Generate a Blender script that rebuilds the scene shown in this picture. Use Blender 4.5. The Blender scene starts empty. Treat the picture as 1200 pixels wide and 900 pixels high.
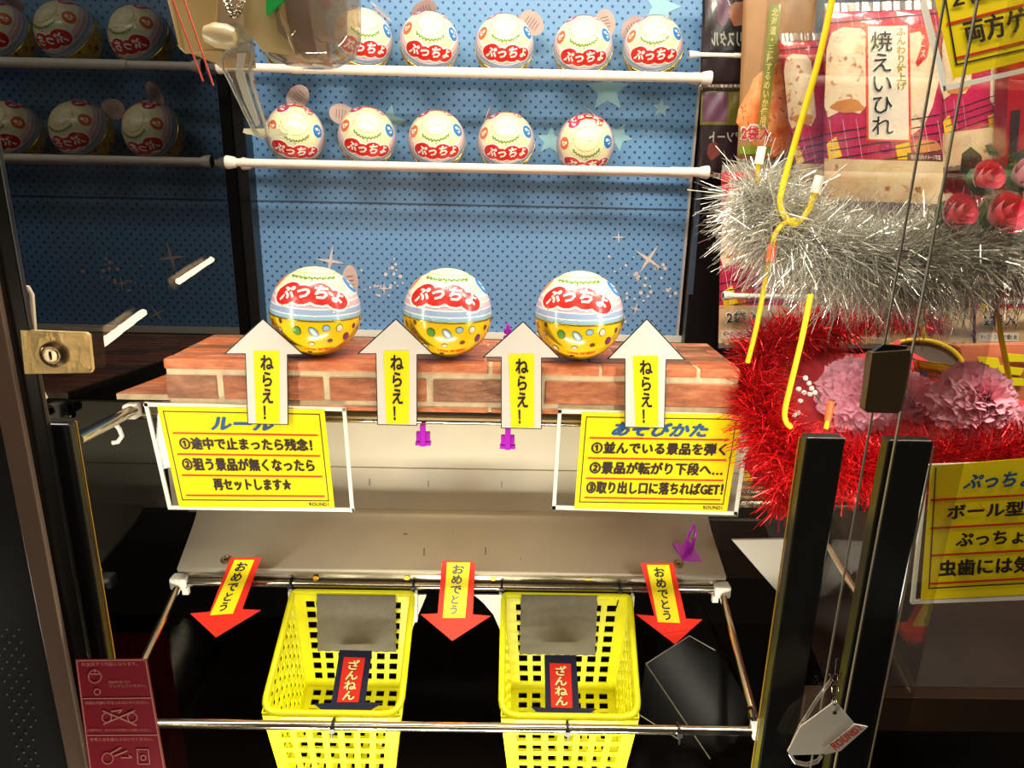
import bpy, bmesh, math, random
from mathutils import Vector, Matrix
from mathutils.geometry import tessellate_polygon
random.seed(7)
scene = bpy.context.scene
COL = scene.collection
D = math.radians

# ------------------------------------------------------------------ camera
CAM = Vector((0.0, 0.0, 1.40))
PITCH, ROLL, YAW, FPX = D(16.0), D(1.2), D(0.6), 800.0
_f = Vector((math.sin(YAW) * math.cos(PITCH), math.cos(YAW) * math.cos(PITCH), -math.sin(PITCH)))
_r0 = Vector((math.cos(YAW), -math.sin(YAW), 0))
_u0 = _r0.cross(_f)
_r = _r0 * math.cos(ROLL) + _u0 * math.sin(ROLL)
_u = _u0 * math.cos(ROLL) - _r0 * math.sin(ROLL)
cam_data = bpy.data.cameras.new('camera')
cam_data.sensor_width = 36.0
cam_data.lens = FPX / 1200.0 * 36.0
cam_data.clip_start = 0.02
cam = bpy.data.objects.new('camera', cam_data)
COL.objects.link(cam)
cam.matrix_world = Matrix(((_r.x, _u.x, -_f.x, CAM.x), (_r.y, _u.y, -_f.y, CAM.y), (_r.z, _u.z, -_f.z, CAM.z), (0, 0, 0, 1)))
scene.camera = cam

# ------------------------------------------------------------------ world, light, exposure
scene.view_settings.view_transform = 'Standard'
scene.view_settings.look = 'None'
scene.view_settings.gamma = 1.0
scene.view_settings.exposure = -0.12
scene.view_settings.use_curve_mapping = False
world = bpy.data.worlds.new('world')
scene.world = world
world.use_nodes = True
world.node_tree.nodes['Background'].inputs[0].default_value = (0.60, 0.50, 0.40, 1)
world.node_tree.nodes['Background'].inputs[1].default_value = 0.10


def area(name, loc, target, sx, sy, power, col=(1, .93, .80)):
    l = bpy.data.lights.new(name, 'AREA')
    l.shape = 'RECTANGLE'; l.size = sx; l.size_y = sy; l.energy = power; l.color = col
    o = bpy.data.objects.new(name, l); COL.objects.link(o)
    o.location = loc
    o.rotation_euler = (Vector(target) - Vector(loc)).to_track_quat('-Z', 'Y').to_euler()
    return o


area('top_lamp', (-.08, .62, 2.02), (-.08, 1.12, 1.30), .75, .05, 6.0)
area('front_lamp', (-.08, .52, 2.00), (-.08, .82, 1.0), .75, .06, 6.0)
area('left_fill_light', (-.47, .50, 1.22), (.0, .86, 1.02), .03, .55, 1.6)  # unseen upright light added to brighten the tray
area('right_fill_light', (.31, .55, 1.25), (-.15, .88, 1.0), .03, .45, 1.1)  # unseen partner on the right, added for the same fill
area('back_lamp', (-.08, 1.10, 2.10), (-.08, 1.15, 1.4), .75, .08, 2.2)
area('neighbour_lamp', (.66, .50, 2.00), (.66, .95, 1.25), .6, .08, 12.0, (1, .90, .76))
area('neighbour_fill_light', (.72, .92, 2.15), (.72, 1.15, 1.2), .55, .06, 6.0, (1, .90, .76))  # second unseen light, added to lift the lower row of bags
area('chute_lamp', (-.08, .40, .62), (-.08, .70, .72), .55, .05, 11.0, (1, .95, .80))
area('room_lamp', (-.3, -1.2, 2.6), (0, .8, 1.2), 1.2, .5, 7.0, (1, .86, .66))

# ------------------------------------------------------------------ pixel -> point on a depth plane
def P(px, py, Y):
    ray = _f * FPX + _r * (px - 600) + _u * (450 - py)
    return CAM + ray * (Y / ray.y)


def PXp(px, py, X):
    ray = _f * FPX + _r * (px - 600) + _u * (450 - py)
    return CAM + ray * (X / ray.x)


def PZp(px, py, Z):
    ray = _f * FPX + _r * (px - 600) + _u * (450 - py)
    return CAM + ray * ((Z - CAM.z) / ray.z)


# ------------------------------------------------------------------ materials
MATS = {}


def srgb(c):
    return tuple(((v / 255) / 12.92 if v / 255 <= .04045 else ((v / 255 + .055) / 1.055) ** 2.4) for v in c) + (1,)


def nodes(name):
    m = bpy.data.materials.new(name); m.use_nodes = True
    nt = m.node_tree
    return m, nt, nt.nodes['Principled BSDF']


def mat(name, rgb, rough=.5, metal=0, spec=.5, noise=0, nscale=40, bump=0, coat=0, trans=0, emit=0, alpha=1, sheen=0):
    if name in MATS: return MATS[name]
    m, nt, b = nodes(name)
    b.inputs['Base Color'].default_value = srgb(rgb)
    b.inputs['Roughness'].default_value = rough
    b.inputs['Metallic'].default_value = metal
    b.inputs['Specular IOR Level'].default_value = spec
    b.inputs['Coat Weight'].default_value = coat
    b.inputs['Coat Roughness'].default_value = .08
    if sheen: b.inputs['Sheen Weight'].default_value = sheen
    if emit:
        b.inputs['Emission Color'].default_value = srgb(rgb); b.inputs['Emission Strength'].default_value = emit
    tc = nt.nodes.new('ShaderNodeTexCoord')
    n = nt.nodes.new('ShaderNodeTexNoise'); n.inputs['Scale'].default_value = nscale; n.inputs['Detail'].default_value = 5
    nt.links.new(tc.outputs['Object'], n.inputs['Vector'])
    amt = noise if noise else .03
    mr = nt.nodes.new('ShaderNodeMapRange')
    mr.inputs[1].default_value = .3; mr.inputs[2].default_value = .7
    mr.inputs[3].default_value = 1 - amt; mr.inputs[4].default_value = 1 + amt * .5
    nt.links.new(n.outputs['Fac'], mr.inputs[0])
    mx = nt.nodes.new('ShaderNodeMix'); mx.data_type = 'RGBA'; mx.blend_type = 'MULTIPLY'
    mx.inputs['Factor'].default_value = 1
    mx.inputs[6].default_value = srgb(rgb)
    nt.links.new(mr.outputs[0], mx.inputs[7])
    nt.links.new(mx.outputs[2], b.inputs['Base Color'])
    if bump:
        bp = nt.nodes.new('ShaderNodeBump'); bp.inputs['Strength'].default_value = bump; bp.inputs['Distance'].default_value = .002
        nt.links.new(n.outputs['Fac'], bp.inputs['Height']); nt.links.new(bp.outputs[0], b.inputs['Normal'])
    if alpha < 1: b.inputs['Alpha'].default_value = alpha
    if trans: b.inputs['Transmission Weight'].default_value = trans
    MATS[name] = m
    return m


def clear(name, tint=(255, 255, 255), f0=.04, rough=0.0, body=0.0, bodycol=(200, 200, 200), top=.9):
    """thin clear sheet: see-through, mirror-like at glancing angles"""
    if name in MATS: return MATS[name]
    m = bpy.data.materials.new(name); m.use_nodes = True
    nt = m.node_tree; nt.nodes.clear()
    out = nt.nodes.new('ShaderNodeOutputMaterial')
    tr = nt.nodes.new('ShaderNodeBsdfTransparent'); tr.inputs[0].default_value = srgb(tint)
    gl = nt.nodes.new('ShaderNodeBsdfGlossy'); gl.inputs['Roughness'].default_value = rough
    lw = nt.nodes.new('ShaderNodeLayerWeight'); lw.inputs['Blend'].default_value = .5
    pw = nt.nodes.new('ShaderNodeMath'); pw.operation = 'POWER'; pw.inputs[1].default_value = 5
    nt.links.new(lw.outputs['Facing'], pw.inputs[0])
    mr = nt.nodes.new('ShaderNodeMapRange'); mr.inputs[3].default_value = f0; mr.inputs[4].default_value = top
    nt.links.new(pw.outputs[0], mr.inputs[0])
    base = tr.outputs[0]
    if body:
        df = nt.nodes.new('ShaderNodeBsdfDiffuse'); df.inputs[0].default_value = srgb(bodycol)
        m1 = nt.nodes.new('ShaderNodeMixShader'); m1.inputs[0].default_value = body
        nt.links.new(base, m1.inputs[1]); nt.links.new(df.outputs[0], m1.inputs[2]); base = m1.outputs[0]
    mx = nt.nodes.new('ShaderNodeMixShader')
    nt.links.new(mr.outputs[0], mx.inputs[0]); nt.links.new(base, mx.inputs[1]); nt.links.new(gl.outputs[0], mx.inputs[2])
    nt.links.new(mx.outputs[0], out.inputs[0])
    MATS[name] = m
    return m


white_pl = mat('white_plastic', (238, 234, 222), .35)
cream_rod = mat('cream_rod', (243, 238, 222), .35)
panel_m = mat('grey_white_panel', (206, 194, 172), .38, noise=.05, nscale=18)
black_m = mat('black_paint', (14, 12, 11), .28, noise=.2, nscale=60)
black_gl = mat('black_gloss', (16, 10, 7), .12, noise=.1)
brown_dk = mat('dark_brown_panel', (46, 32, 22), .35, noise=.2, nscale=12)
chrome = mat('chrome', (215, 205, 185), .16, metal=1)
satin = mat('satin_steel', (150, 140, 125), .35, metal=1, noise=.1)
gold_m = mat('brass_plate', (246, 214, 150), .3, metal=.5, noise=.15, nscale=90, bump=.5)
silver_strip = mat('bronze_strip', (125, 100, 84), .5, metal=.3)
yellow_paper = mat('yellow_paper', (240, 214, 8), .55, spec=.25)
arrow_white = mat('arrow_white_paper', (214, 204, 192), .5)
ink_m = mat('brown_black_ink', (45, 26, 18), .5)
ink_blk = mat('black_ink', (16, 14, 14), .5)
ink_blue = mat('blue_ink', (28, 80, 128), .5)
ink_red = mat('red_ink', (200, 45, 20), .5)
red_paper = mat('red_paper', (226, 42, 24), .65, spec=.2)
navy_paper = mat('navy_paper', (16, 24, 58), .4)
white_ink = mat('white_ink', (250, 246, 236), .45)
acry_edge = mat('frosted_acrylic_edge', (228, 224, 210), .35)
acry = clear('acrylic_sheet', (248, 248, 246), .03, .02)
glass_side = clear('side_glass', (60, 58, 55), .045, 0.0, top=.8)
glass_side_r = clear('side_glass_clear', (235, 235, 232), .05, 0.0, top=.6)
glass_front = clear('front_glass', (250, 250, 248), .035, 0.0, top=.5)
glass_edge = mat('glass_edge', (120, 112, 98), .25)
purple_pl = mat('purple_plastic', (196, 40, 214), .25, trans=.15)
yellow_bk = mat('yellow_basket_plastic', (244, 240, 20), .35)
tie_m = mat('black_nylon', (15, 14, 14), .4)
pink_silver = mat('pale_tag_card', (205, 178, 168), .45, noise=.05)

# ------------------------------------------------------------------ object helpers
def empty(name, loc, label=None, cat=None, group=None):
    o = bpy.data.objects.new(name, None); COL.objects.link(o)
    o.location = loc; o.empty_display_size = .02
    if label: o['label'] = label
    if cat: o['category'] = cat
    if group: o['group'] = group
    return o


def tag(o, label=None, cat=None, group=None, kind=None):
    if label: o['label'] = label
    if cat: o['category'] = cat
    if group: o['group'] = group
    if kind: o['kind'] = kind
    return o


def base_of(o):
    v = Vector((0, 0, 0)); q = o
    while q is not None:
        v += q.location; q = q.parent
    return v


class MB:
    """collects shapes (world coordinates) and links them as one mesh"""
    def __init__(s): s.v = []; s.f = []; s.m = []
    def add(s, vs, fs, mi=0):
        k = len(s.v); s.v += [Vector(v) for v in vs]
        s.f += [tuple(i + k for i in f) for f in fs]; s.m += [mi] * len(fs)
        return s
    def box(s, a, b, mi=0):
        x0, y0, z0 = a; x1, y1, z1 = b
        s.add([(x0, y0, z0), (x1, y0, z0), (x1, y1, z0), (x0, y1, z0), (x0, y0, z1), (x1, y0, z1), (x1, y1, z1), (x0, y1, z1)],
              [(0, 3, 2, 1), (4, 5, 6, 7), (0, 1, 5, 4), (1, 2, 6, 5), (2, 3, 7, 6), (3, 0, 4, 7)], mi); return s
    def obox(s, c, ax, ay, az, mi=0):
        c, ax, ay, az = map(Vector, (c, ax, ay, az))
        vs = [c + ax * i + ay * j + az * k for k in (-1, 1) for j in (-1, 1) for i in (-1, 1)]
        s.add(vs, [(0, 2, 3, 1), (4, 5, 7, 6), (0, 1, 5, 4), (1, 3, 7, 5), (3, 2, 6, 7), (2, 0, 4, 6)], mi); return s
    def prism(s, pts, d, mi=0):
        pts = [Vector(p) for p in pts]; d = Vector(d); n = len(pts)
        tri = tessellate_polygon([pts])
        fs = [tuple(t) for t in tri] + [tuple(i + n for i in reversed(t)) for t in tri]
        fs += [(i, (i + 1) % n, (i + 1) % n + n, i + n) for i in range(n)]
        s.add(pts + [p + d for p in pts], fs, mi); return s
    def tube(s, pts, r, n=10, mi=0, caps=True, closed=False):
        pts = [Vector(p) for p in pts]; m = len(pts)
        rr = r if isinstance(r, (list, tuple)) else [r] * m
        vs = []; up = None
        for i, p in enumerate(pts):
            if closed: t = pts[(i + 1) % m] - pts[i - 1]
            else: t = pts[min(i + 1, m - 1)] - pts[max(i - 1, 0)]
            t.normalize()
            if up is None:
                up = Vector((0, 0, 1)) if abs(t.z) < .9 else Vector((1, 0, 0))
            a = up - t * up.dot(t)
            if a.length < 1e-6: a = t.orthogonal()
            a.normalize(); up = a
            b = t.cross(a)
            vs += [p + (a * math.cos(2 * math.pi * k / n) + b * math.sin(2 * math.pi * k / n)) * rr[i] for k in range(n)]
        fs = []
        for i in range(m if closed else m - 1):
            j = (i + 1) % m
            for k in range(n):
                k2 = (k + 1) % n
                fs.append((i * n + k, i * n + k2, j * n + k2, j * n + k))
        if caps and not closed:
            fs.append(tuple(range(n))[::-1]); fs.append(tuple((m - 1) * n + k for k in range(n)))
        s.add(vs, fs, mi); return s
    def lathe(s, c, prof, axis=(0, 0, 1), n=24, mi=0, sx=1, sy=1):
        c = Vector(c); ax = Vector(axis).normalized(); a = ax.orthogonal().normalized(); b = ax.cross(a)
        if abs(ax.z) > .99: a = Vector((1, 0, 0)); b = Vector((0, 1, 0)) * (1 if ax.z > 0 else -1)
        vs = []
        for (r, h) in prof:
            vs += [c + ax * h + a * (r * sx * math.cos(2 * math.pi * k / n)) + b * (r * sy * math.sin(2 * math.pi * k / n)) for k in range(n)]
        fs = []
        for i in range(len(prof) - 1):
            for k in range(n):
                k2 = (k + 1) % n
                fs.append((i * n + k, i * n + k2, (i + 1) * n + k2, (i + 1) * n + k))
        if prof[0][0] > 1e-6: fs.append(tuple(range(n))[::-1])
        if prof[-1][0] > 1e-6: fs.append(tuple((len(prof) - 1) * n + k for k in range(n)))
        s.add(vs, fs, mi); return s
    def grid(s, fn, nu, nv, mi=0):
        vs = [fn(i / nu, j / nv) for j in range(nv + 1) for i in range(nu + 1)]
        w = nu + 1
        s.add(vs, [(j * w + i, j * w + i + 1, (j + 1) * w + i + 1, (j + 1) * w + i) for j in range(nv) for i in range(nu)], mi); return s
    def mesh(s, name, ms, off=Vector((0, 0, 0)), smooth=False, angle=None):
        me = bpy.data.meshes.new(name)
        me.from_pydata([tuple(v - off) for v in s.v], [], s.f)
        for m in (ms if isinstance(ms, (list, tuple)) else [ms]): me.materials.append(m)
        for p, mi in zip(me.polygons, s.m): p.material_index = mi
        if smooth:
            for p in me.polygons: p.use_smooth = True
            me.set_sharp_from_angle(angle=D(angle or 40))
        me.update()
        return me
    def build(s, name, ms, parent=None, smooth=False, bevel=0, angle=None):
        if parent is None:
            c = Vector((0, 0, 0))
            for v in s.v: c += v
            off = c / max(1, len(s.v)); off.z = min(v.z for v in s.v)
        else:
            off = base_of(parent)
        me = s.mesh(name, ms, off, smooth, angle)
        o = bpy.data.objects.new(name, me); COL.objects.link(o)
        if parent is not None: o.parent = parent
        else: o.location = off
        if bevel:
            bv = o.modifiers.new('bevel', 'BEVEL'); bv.width = bevel; bv.segments = 2; bv.limit_method = 'ANGLE'
        return o


def struct(o): o['kind'] = 'structure'; return o


def Yof(Y): return Y if callable(Y) else (lambda x, y: Y)


def plane_y(*pq):
    """true plane through three (px, py, depth) points, as a depth function"""
    A, B_, C_ = [P(*t) for t in pq]; n = (B_ - A).cross(C_ - A).normalized()
    def f(x, y):
        ray = _f * FPX + _r * (x - 600) + _u * (450 - y)
        return ray.y * ((A - CAM).dot(n) / ray.dot(n))
    return f


def pxp(pts, Y, dy=0.0):
    f = Yof(Y); return [P(x, y, f(x, y) + dy) for x, y in pts]


def px_prism(mb, pts, Y, th, mi=0, dy=0.0):
    return mb.prism(pxp(pts, Y, dy), (0, th, 0), mi)


# ---- lettering: built-in font turned into flat meshes
_TX = {}


def text_raw(s, bold=0.0, shear=0.0, vertical=False):
    key = (s, bold, shear, vertical)
    if key in _TX: return _TX[key]
    cu = bpy.data.curves.new('t', 'FONT')
    cu.body = '\n'.join(s) if vertical else s
    cu.size = 1; cu.align_x = 'CENTER'; cu.resolution_u = 2; cu.offset = bold; cu.shear = shear
    if vertical: cu.space_line = .98
    ob = bpy.data.objects.new('t', cu); COL.objects.link(ob)
    dg = bpy.context.evaluated_depsgraph_get(); dg.update()
    me = bpy.data.meshes.new_from_object(ob.evaluated_get(dg))
    vs = [(v.co.x, v.co.y) for v in me.vertices]
    fs = [tuple(p.vertices) for p in me.polygons]
    bpy.data.objects.remove(ob); bpy.data.curves.remove(cu); bpy.data.meshes.remove(me)
    if vs:
        x0 = min(v[0] for v in vs); x1 = max(v[0] for v in vs); y0 = min(v[1] for v in vs); y1 = max(v[1] for v in vs)
    else: x0 = y0 = 0; x1 = y1 = 1
    r = ([((x - x0) / max(1e-6, x1 - x0), (y1 - y) / max(1e-6, y1 - y0)) for x, y in vs], fs, (x1 - x0) / max(1e-6, y1 - y0))
    _TX[key] = r
    return r


def bil(q, u, v):
    (ax, ay), (bx, by), (cx, cy), (dx, dy) = q
    return (ax * (1 - u) * (1 - v) + bx * u * (1 - v) + cx * u * v + dx * (1 - u) * v,
            ay * (1 - u) * (1 - v) + by * u * (1 - v) + cy * u * v + dy * (1 - u) * v)


def px_text(mb, s, quad, Y, dy=-.0006, bold=0.012, shear=0.0, vertical=False, mi=0, flip=False, fat=0.0):
    """quad: tl,tr,br,bl"""
    vs, fs, _ = text_raw(s, bold, shear, vertical)
    f = Yof(Y)
    for k, (ox, oy_) in enumerate([(0, 0)] if not fat else [(-fat, 0), (fat, 0), (0, -fat * .7), (0, fat * .7)]):
        out = []
        for u, v in vs:
            if flip: u = 1 - u
            x, y = bil(quad, u, v); x += ox; y += oy_
            out.append(P(x, y, f(x, y) + dy - k * .00004))
        mb.add(out, fs, mi)
    return mb


def lerp2(a, b, t): return (a[0] + (b[0] - a[0]) * t, a[1] + (b[1] - a[1]) * t)


def subquad(q, u0, v0, u1, v1): return [bil(q, u0, v0), bil(q, u1, v0), bil(q, u1, v1), bil(q, u0, v1)]


def px_frame(mb, q, w, Y, th, dy=0, mi=0):
    """outline of a quad, w in px"""
    cx = sum(p[0] for p in q) / 4; cy = sum(p[1] for p in q) / 4
    for i in range(4):
        a, b = q[i], q[(i + 1) % 4]
        L = math.hypot(b[0] - a[0], b[1] - a[1]); nx, ny = -(b[1] - a[1]) / L, (b[0] - a[0]) / L
        if (cx - a[0]) * nx + (cy - a[1]) * ny < 0: nx, ny = -nx, -ny
        ex, ey = (b[0] - a[0]) / L * w * .0, 0
        px_prism(mb, [a, b, (b[0] + nx * w, b[1] + ny * w), (a[0] + nx * w, a[1] + ny * w)], Y, th, mi, dy)
    return mb


# ================================================================== SETTING
ZC = CAM.z
XL = P(257, 150, 1.24).x           # reflective left side pane
XR = P(838, 250, 1.33).x           # right side pane
YB = 1.335                         # backdrop
ZBT = P(530, 388, YB).z            # bottom of backdrop
ZF = .60                           # black deck under the chute
struct(MB().box((-1.3, -.2, ZF - .03), (1.6, 1.5, ZF)).build('floor', black_gl))
struct(MB().box((-1.3, 1.42, ZF), (1.6, 1.44, 2.4)).build('wall_back', black_m))
struct(MB().box((XL - .006, .56, ZF), (XL, 1.42, 2.3)).build('window_1', glass_side))
struct(MB().box((XL - .09, .52, ZF), (XL - .075, 1.42, 2.3)).build('wall_left', black_m))
struct(MB().box((XR + .012, .56, ZF), (XR + .016, 1.36, 2.3)).build('window_2', glass_side_r))
struct(MB().box((1.35, .5, ZF), (1.37, 1.42, 2.3)).build('wall_right', brown_dk))
struct(MB().box((-.75, .50, 2.28), (1.37, 1.42, 2.32)).build('ceiling', mat('cream_ceiling', (190, 180, 165), .6)))

# posts at the back corners
pb = MB(); a = P(262, 200, 1.34); b = P(300, 200, 1.34)
pb.box((XL + .001, 1.30, ZF), (b.x, 1.40, 2.28)); struct(pb.build('trim_1', black_m, bevel=.001))
a = P(806, 330, 1.30); b = P(850, 330, 1.30)
struct(MB().box((a.x + .004, 1.30, ZF), (b.x, 1.40, 2.28)).build('trim_2', black_m, bevel=.001))
# gray channel line in front of the right post
wire = MB()
px_prism(wire, [(817, 225), (822, 225), (812, 345), (806, 345)], 1.285, .004)
struct(wire.build('trim_3', mat('blue_grey_strip', (60, 72, 92), .4)))

# dotted blue backdrop
def backdrop_mat():
    m, nt, b = nodes('dotted_blue_card')
    b.inputs['Roughness'].default_value = .42
    tc = nt.nodes.new('ShaderNodeTexCoord'); sp = nt.nodes.new('ShaderNodeSeparateXYZ')
    nt.links.new(tc.outputs['Object'], sp.inputs[0])
    def mth(op, a, bv=None, c=None):
        n = nt.nodes.new('ShaderNodeMath'); n.operation = op
        for i, v in enumerate((a, bv, c)):
            if v is None: continue
            if isinstance(v, (int, float)): n.inputs[i].default_value = v
            else: nt.links.new(v, n.inputs[i])
        return n.outputs[0]
    px, pz = .0186, .0186
    def layer(ox, oz):
        x = mth('MULTIPLY', mth('SUBTRACT', mth('FRACT', mth('ADD', mth('DIVIDE', sp.outputs[0], px), ox + 100)), .5), px)
        z = mth('MULTIPLY', mth('SUBTRACT', mth('FRACT', mth('ADD', mth('DIVIDE', sp.outputs[2], pz), oz + 100)), .5), pz)
        return mth('SQRT', mth('ADD', mth('MULTIPLY', x, x), mth('MULTIPLY', z, z)))
    d = mth('MINIMUM', layer(0, 0), layer(.5, .5))
    mr = nt.nodes.new('ShaderNodeMapRange'); mr.inputs[1].default_value = .0021; mr.inputs[2].default_value = .0027
    nt.links.new(d, mr.inputs[0])
    n = nt.nodes.new('ShaderNodeTexNoise'); n.inputs['Scale'].default_value = 5
    nt.links.new(tc.outputs['Object'], n.inputs['Vector'])
    g = nt.nodes.new('ShaderNodeMix'); g.data_type = 'RGBA'
    g.inputs[6].default_value = srgb((92, 150, 200)); g.inputs[7].default_value = srgb((122, 160, 200))
    nt.links.new(n.outputs['Fac'], g.inputs[0])
    mx = nt.nodes.new('ShaderNodeMix'); mx.data_type = 'RGBA'
    mx.inputs[6].default_value = srgb((38, 70, 128))
    nt.links.new(mr.outputs[0], mx.inputs[0]); nt.links.new(g.outputs[2], mx.inputs[7])
    nt.links.new(mx.outputs[2], b.inputs['Base Color'])
    return m


bd_l = P(301, 300, YB).x; bd_r = P(798, 330, YB).x
bd = empty('backdrop_board', (0, YB, ZBT), 'blue dotted card backdrop with pale stars behind the shelf rods', 'backdrop')
MB().box((bd_l, YB, ZBT), (bd_r, YB + .006, 2.2)).build('sheet', backdrop_mat(), bd)
MB().box((bd_r, YB - .003, ZBT), (bd_r + .004, YB + .006, 2.2)).build('side_edge', mat('card_edge', (205, 190, 175), .5), bd)
MB().box((XL + .002, YB - .012, ZBT - .012), (bd_r + .01, YB - .001, ZBT)).build('bottom_ledge', white_pl, bd)
sl = P(530, 240, YB).z
MB().box((bd_l, YB - .0012, sl - .0015), (bd_r, YB - .0002, sl + .0015)).build('sheet_joint', mat('dark_joint_line', (62, 82, 110), .5), bd)  # dark blue-grey line along the sheet joint


def star(cx, cy, ro, ri, n=5, rot=0, Y=YB):
    return [(cx + (ro if k % 2 == 0 else ri) * math.sin(rot + math.pi * k / n), cy - (ro if k % 2 == 0 else ri) * math.cos(rot + math.pi * k / n)) for k in range(2 * n)]


st_m = mat('pale_teal_print', (150, 196, 210), .45)
sp_m = mat('pale_sparkle_print', (226, 214, 208), .45)
for (cx, cy, r, rot) in [(455, 143, 22, .2), (645, 165, 17, .1), (724, 160, 18, .5), (775, 8, 24, .3), (775, 127, 11, .1), (712, 106, 26, .0)]:
    px_prism(MB(), star(cx, cy, r, r * .45, 5, rot), YB, .0008, dy=-.001).build('star', st_m, bd)
for (cx, cy, r, rot) in [(387, 306, 19, .15), (760, 304, 20, .6), (725, 278, 9, 0), (415, 372, 12, .5), (745, 362, 8, .3), (450, 338, 9, 0)]:
    px_prism(MB(), star(cx, cy, r, r * .14, 4, rot), YB, .0008, dy=-.0012).build('sparkle', sp_m, bd)
dd = MB()
rs = random.Random(3)
for k in range(70):
    if k < 45: x, y = rs.gauss(752, 22), rs.gauss(330, 18)
    else: x, y = rs.gauss(450, 18), rs.gauss(325, 12)
    if x > 792: continue
    r = rs.uniform(.8, 2.4)
    px_prism(dd, [(x + r * math.cos(t * math.pi / 4), y + r * math.sin(t * math.pi / 4)) for t in range(8)], YB, .0006, dy=-.0011)
tag(dd.build('glitter_dots', sp_m, bd), kind='stuff')

# ================================================================== BALL TINS
R = .050


def ramp(nt, fac, stops, interp='CONSTANT'):
    cr = nt.nodes.new('ShaderNodeValToRGB'); cr.color_ramp.interpolation = interp
    while len(cr.color_ramp.elements) < len(stops): cr.color_ramp.elements.new(.5)
    for e, (p, c) in zip(cr.color_ramp.elements, stops): e.position = p; e.color = srgb(c)
    nt.links.new(fac, cr.inputs[0]); return cr.outputs[0]


def upper_mat():
    m, nt, b = nodes('tin_upper_print')
    tc = nt.nodes.new('ShaderNodeTexCoord'); sp = nt.nodes.new('ShaderNodeSeparateXYZ'); nt.links.new(tc.outputs['Object'], sp.inputs[0])
    dv = nt.nodes.new('ShaderNodeMath'); dv.operation = 'DIVIDE'; dv.inputs[1].default_value = R; nt.links.new(sp.outputs[2], dv.inputs[0])
    c = ramp(nt, dv.outputs[0], [(0, (150, 190, 214)), (.10, (240, 238, 232)), (.125, (158, 176, 208)), (.235, (240, 238, 234)), (.265, (214, 176, 190)), (.37, (242, 232, 226)), (.40, (236, 190, 184)), (.47, (244, 238, 220)), (.58, (246, 238, 180)), (.74, (226, 234, 190)), (.80, (250, 240, 190)), (.93, (248, 244, 220))])
    nt.links.new(c, b.inputs['Base Color'])
    b.inputs['Roughness'].default_value = .28; b.inputs['Coat Weight'].default_value = .5; b.inputs['Coat Roughness'].default_value = .05
    return m


def lower_mat():
    m, nt, b = nodes('tin_lower_print')
    b.inputs['Base Color'].default_value = srgb((240, 200, 20)); b.inputs['Roughness'].default_value = .22
    tc = nt.nodes.new('ShaderNodeTexCoord'); n = nt.nodes.new('ShaderNodeTexNoise'); n.inputs['Scale'].default_value = 30
    nt.links.new(tc.outputs['Object'], n.inputs['Vector'])
    c = ramp(nt, n.outputs['Fac'], [(.3, (236, 190, 18)), (.7, (244, 208, 28))], 'LINEAR')
    nt.links.new(c, b.inputs['Base Color'])
    b.inputs['Coat Weight'].default_value = .6; b.inputs['Coat Roughness'].default_value = .05
    return m


PR = {k: mat('print_' + k, c, .35, coat=.4) for k, c in dict(red=(214, 34, 24), white=(252, 248, 238), blue=(40, 130, 200), magenta=(196, 50, 90), green=(90, 150, 40), brown=(110, 62, 30), purple=(120, 40, 110), paleblue=(150, 190, 220), cream=(246, 214, 170), orange=(225, 110, 40), dark=(60, 40, 30), pink=(235, 150, 150)).items()}


def sph_shape(mb, shape, cdir, r, rot=0, mi=0, maxlen=.05):
    """shape: (verts in radians x right y up, faces); wrap on the sphere about cdir"""
    c = Vector(cdir).normalized()
    east = Vector((0, 0, 1)).cross(c)
    if east.length < 1e-4: east = Vector((1, 0, 0))
    east.normalize(); north = c.cross(east)
    vs, fs = shape
    bm = bmesh.new()
    bv = [bm.verts.new((x, y, 0)) for x, y in vs]
    for f in fs:
        try: bm.faces.new([bv[i] for i in f])
        except ValueError: pass
    for _ in range(3):
        es = [e for e in bm.edges if e.calc_length() > maxlen * 2]
        if not es: break
        bmesh.ops.subdivide_edges(bm, edges=es, cuts=1)
        bmesh.ops.triangulate(bm, faces=[f for f in bm.faces if len(f.verts) > 3])
    bm.verts.ensure_lookup_table()
    out = []
    for v in bm.verts:
        x, y = v.co.x, v.co.y
        if rot: x, y = x * math.cos(rot) - y * math.sin(rot), x * math.sin(rot) + y * math.cos(rot)
        a = math.hypot(x, y)
        if a < 1e-9: d = c
        else: d = c * math.cos(a) + (east * (x / a) + north * (y / a)) * math.sin(a)
        out.append(d * r)
    bm.verts.index_update()
    mb.add(out, [tuple(v.index for v in f.verts) for f in bm.faces], mi)
    bm.free()
    return mb


def disc(rx, ry=None, n=14, rings=2, cx=0, cy=0):
    ry = ry or rx
    vs = [(cx, cy)]; fs = []
    for j in range(1, rings + 1):
        vs += [(cx + rx * j / rings * math.cos(2 * math.pi * k / n), cy + ry * j / rings * math.sin(2 * math.pi * k / n)) for k in range(n)]
    for k in range(n):
        fs.append((0, 1 + k, 1 + (k + 1) % n))
        for j in range(1, rings):
            a = 1 + (j - 1) * n; b2 = 1 + j * n
            fs.append((a + k, b2 + k, b2 + (k + 1) % n, a + (k + 1) % n))
    return vs, fs


def adir(az, el):
    az, el = D(az), D(el)
    return Vector((math.sin(az) * math.cos(el), -math.cos(az) * math.cos(el), math.sin(el)))


def view_dir(u, v, tilt=10):
    y = -math.sqrt(max(.02, 1 - u * u - v * v)); p = Vector((u, y, -v)); t = D(tilt)
    # camera looks down by tilt: rotate about X
    return Vector((p.x, p.y * math.cos(t) + p.z * math.sin(t), -p.y * math.sin(t) + p.z * math.cos(t)))


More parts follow.
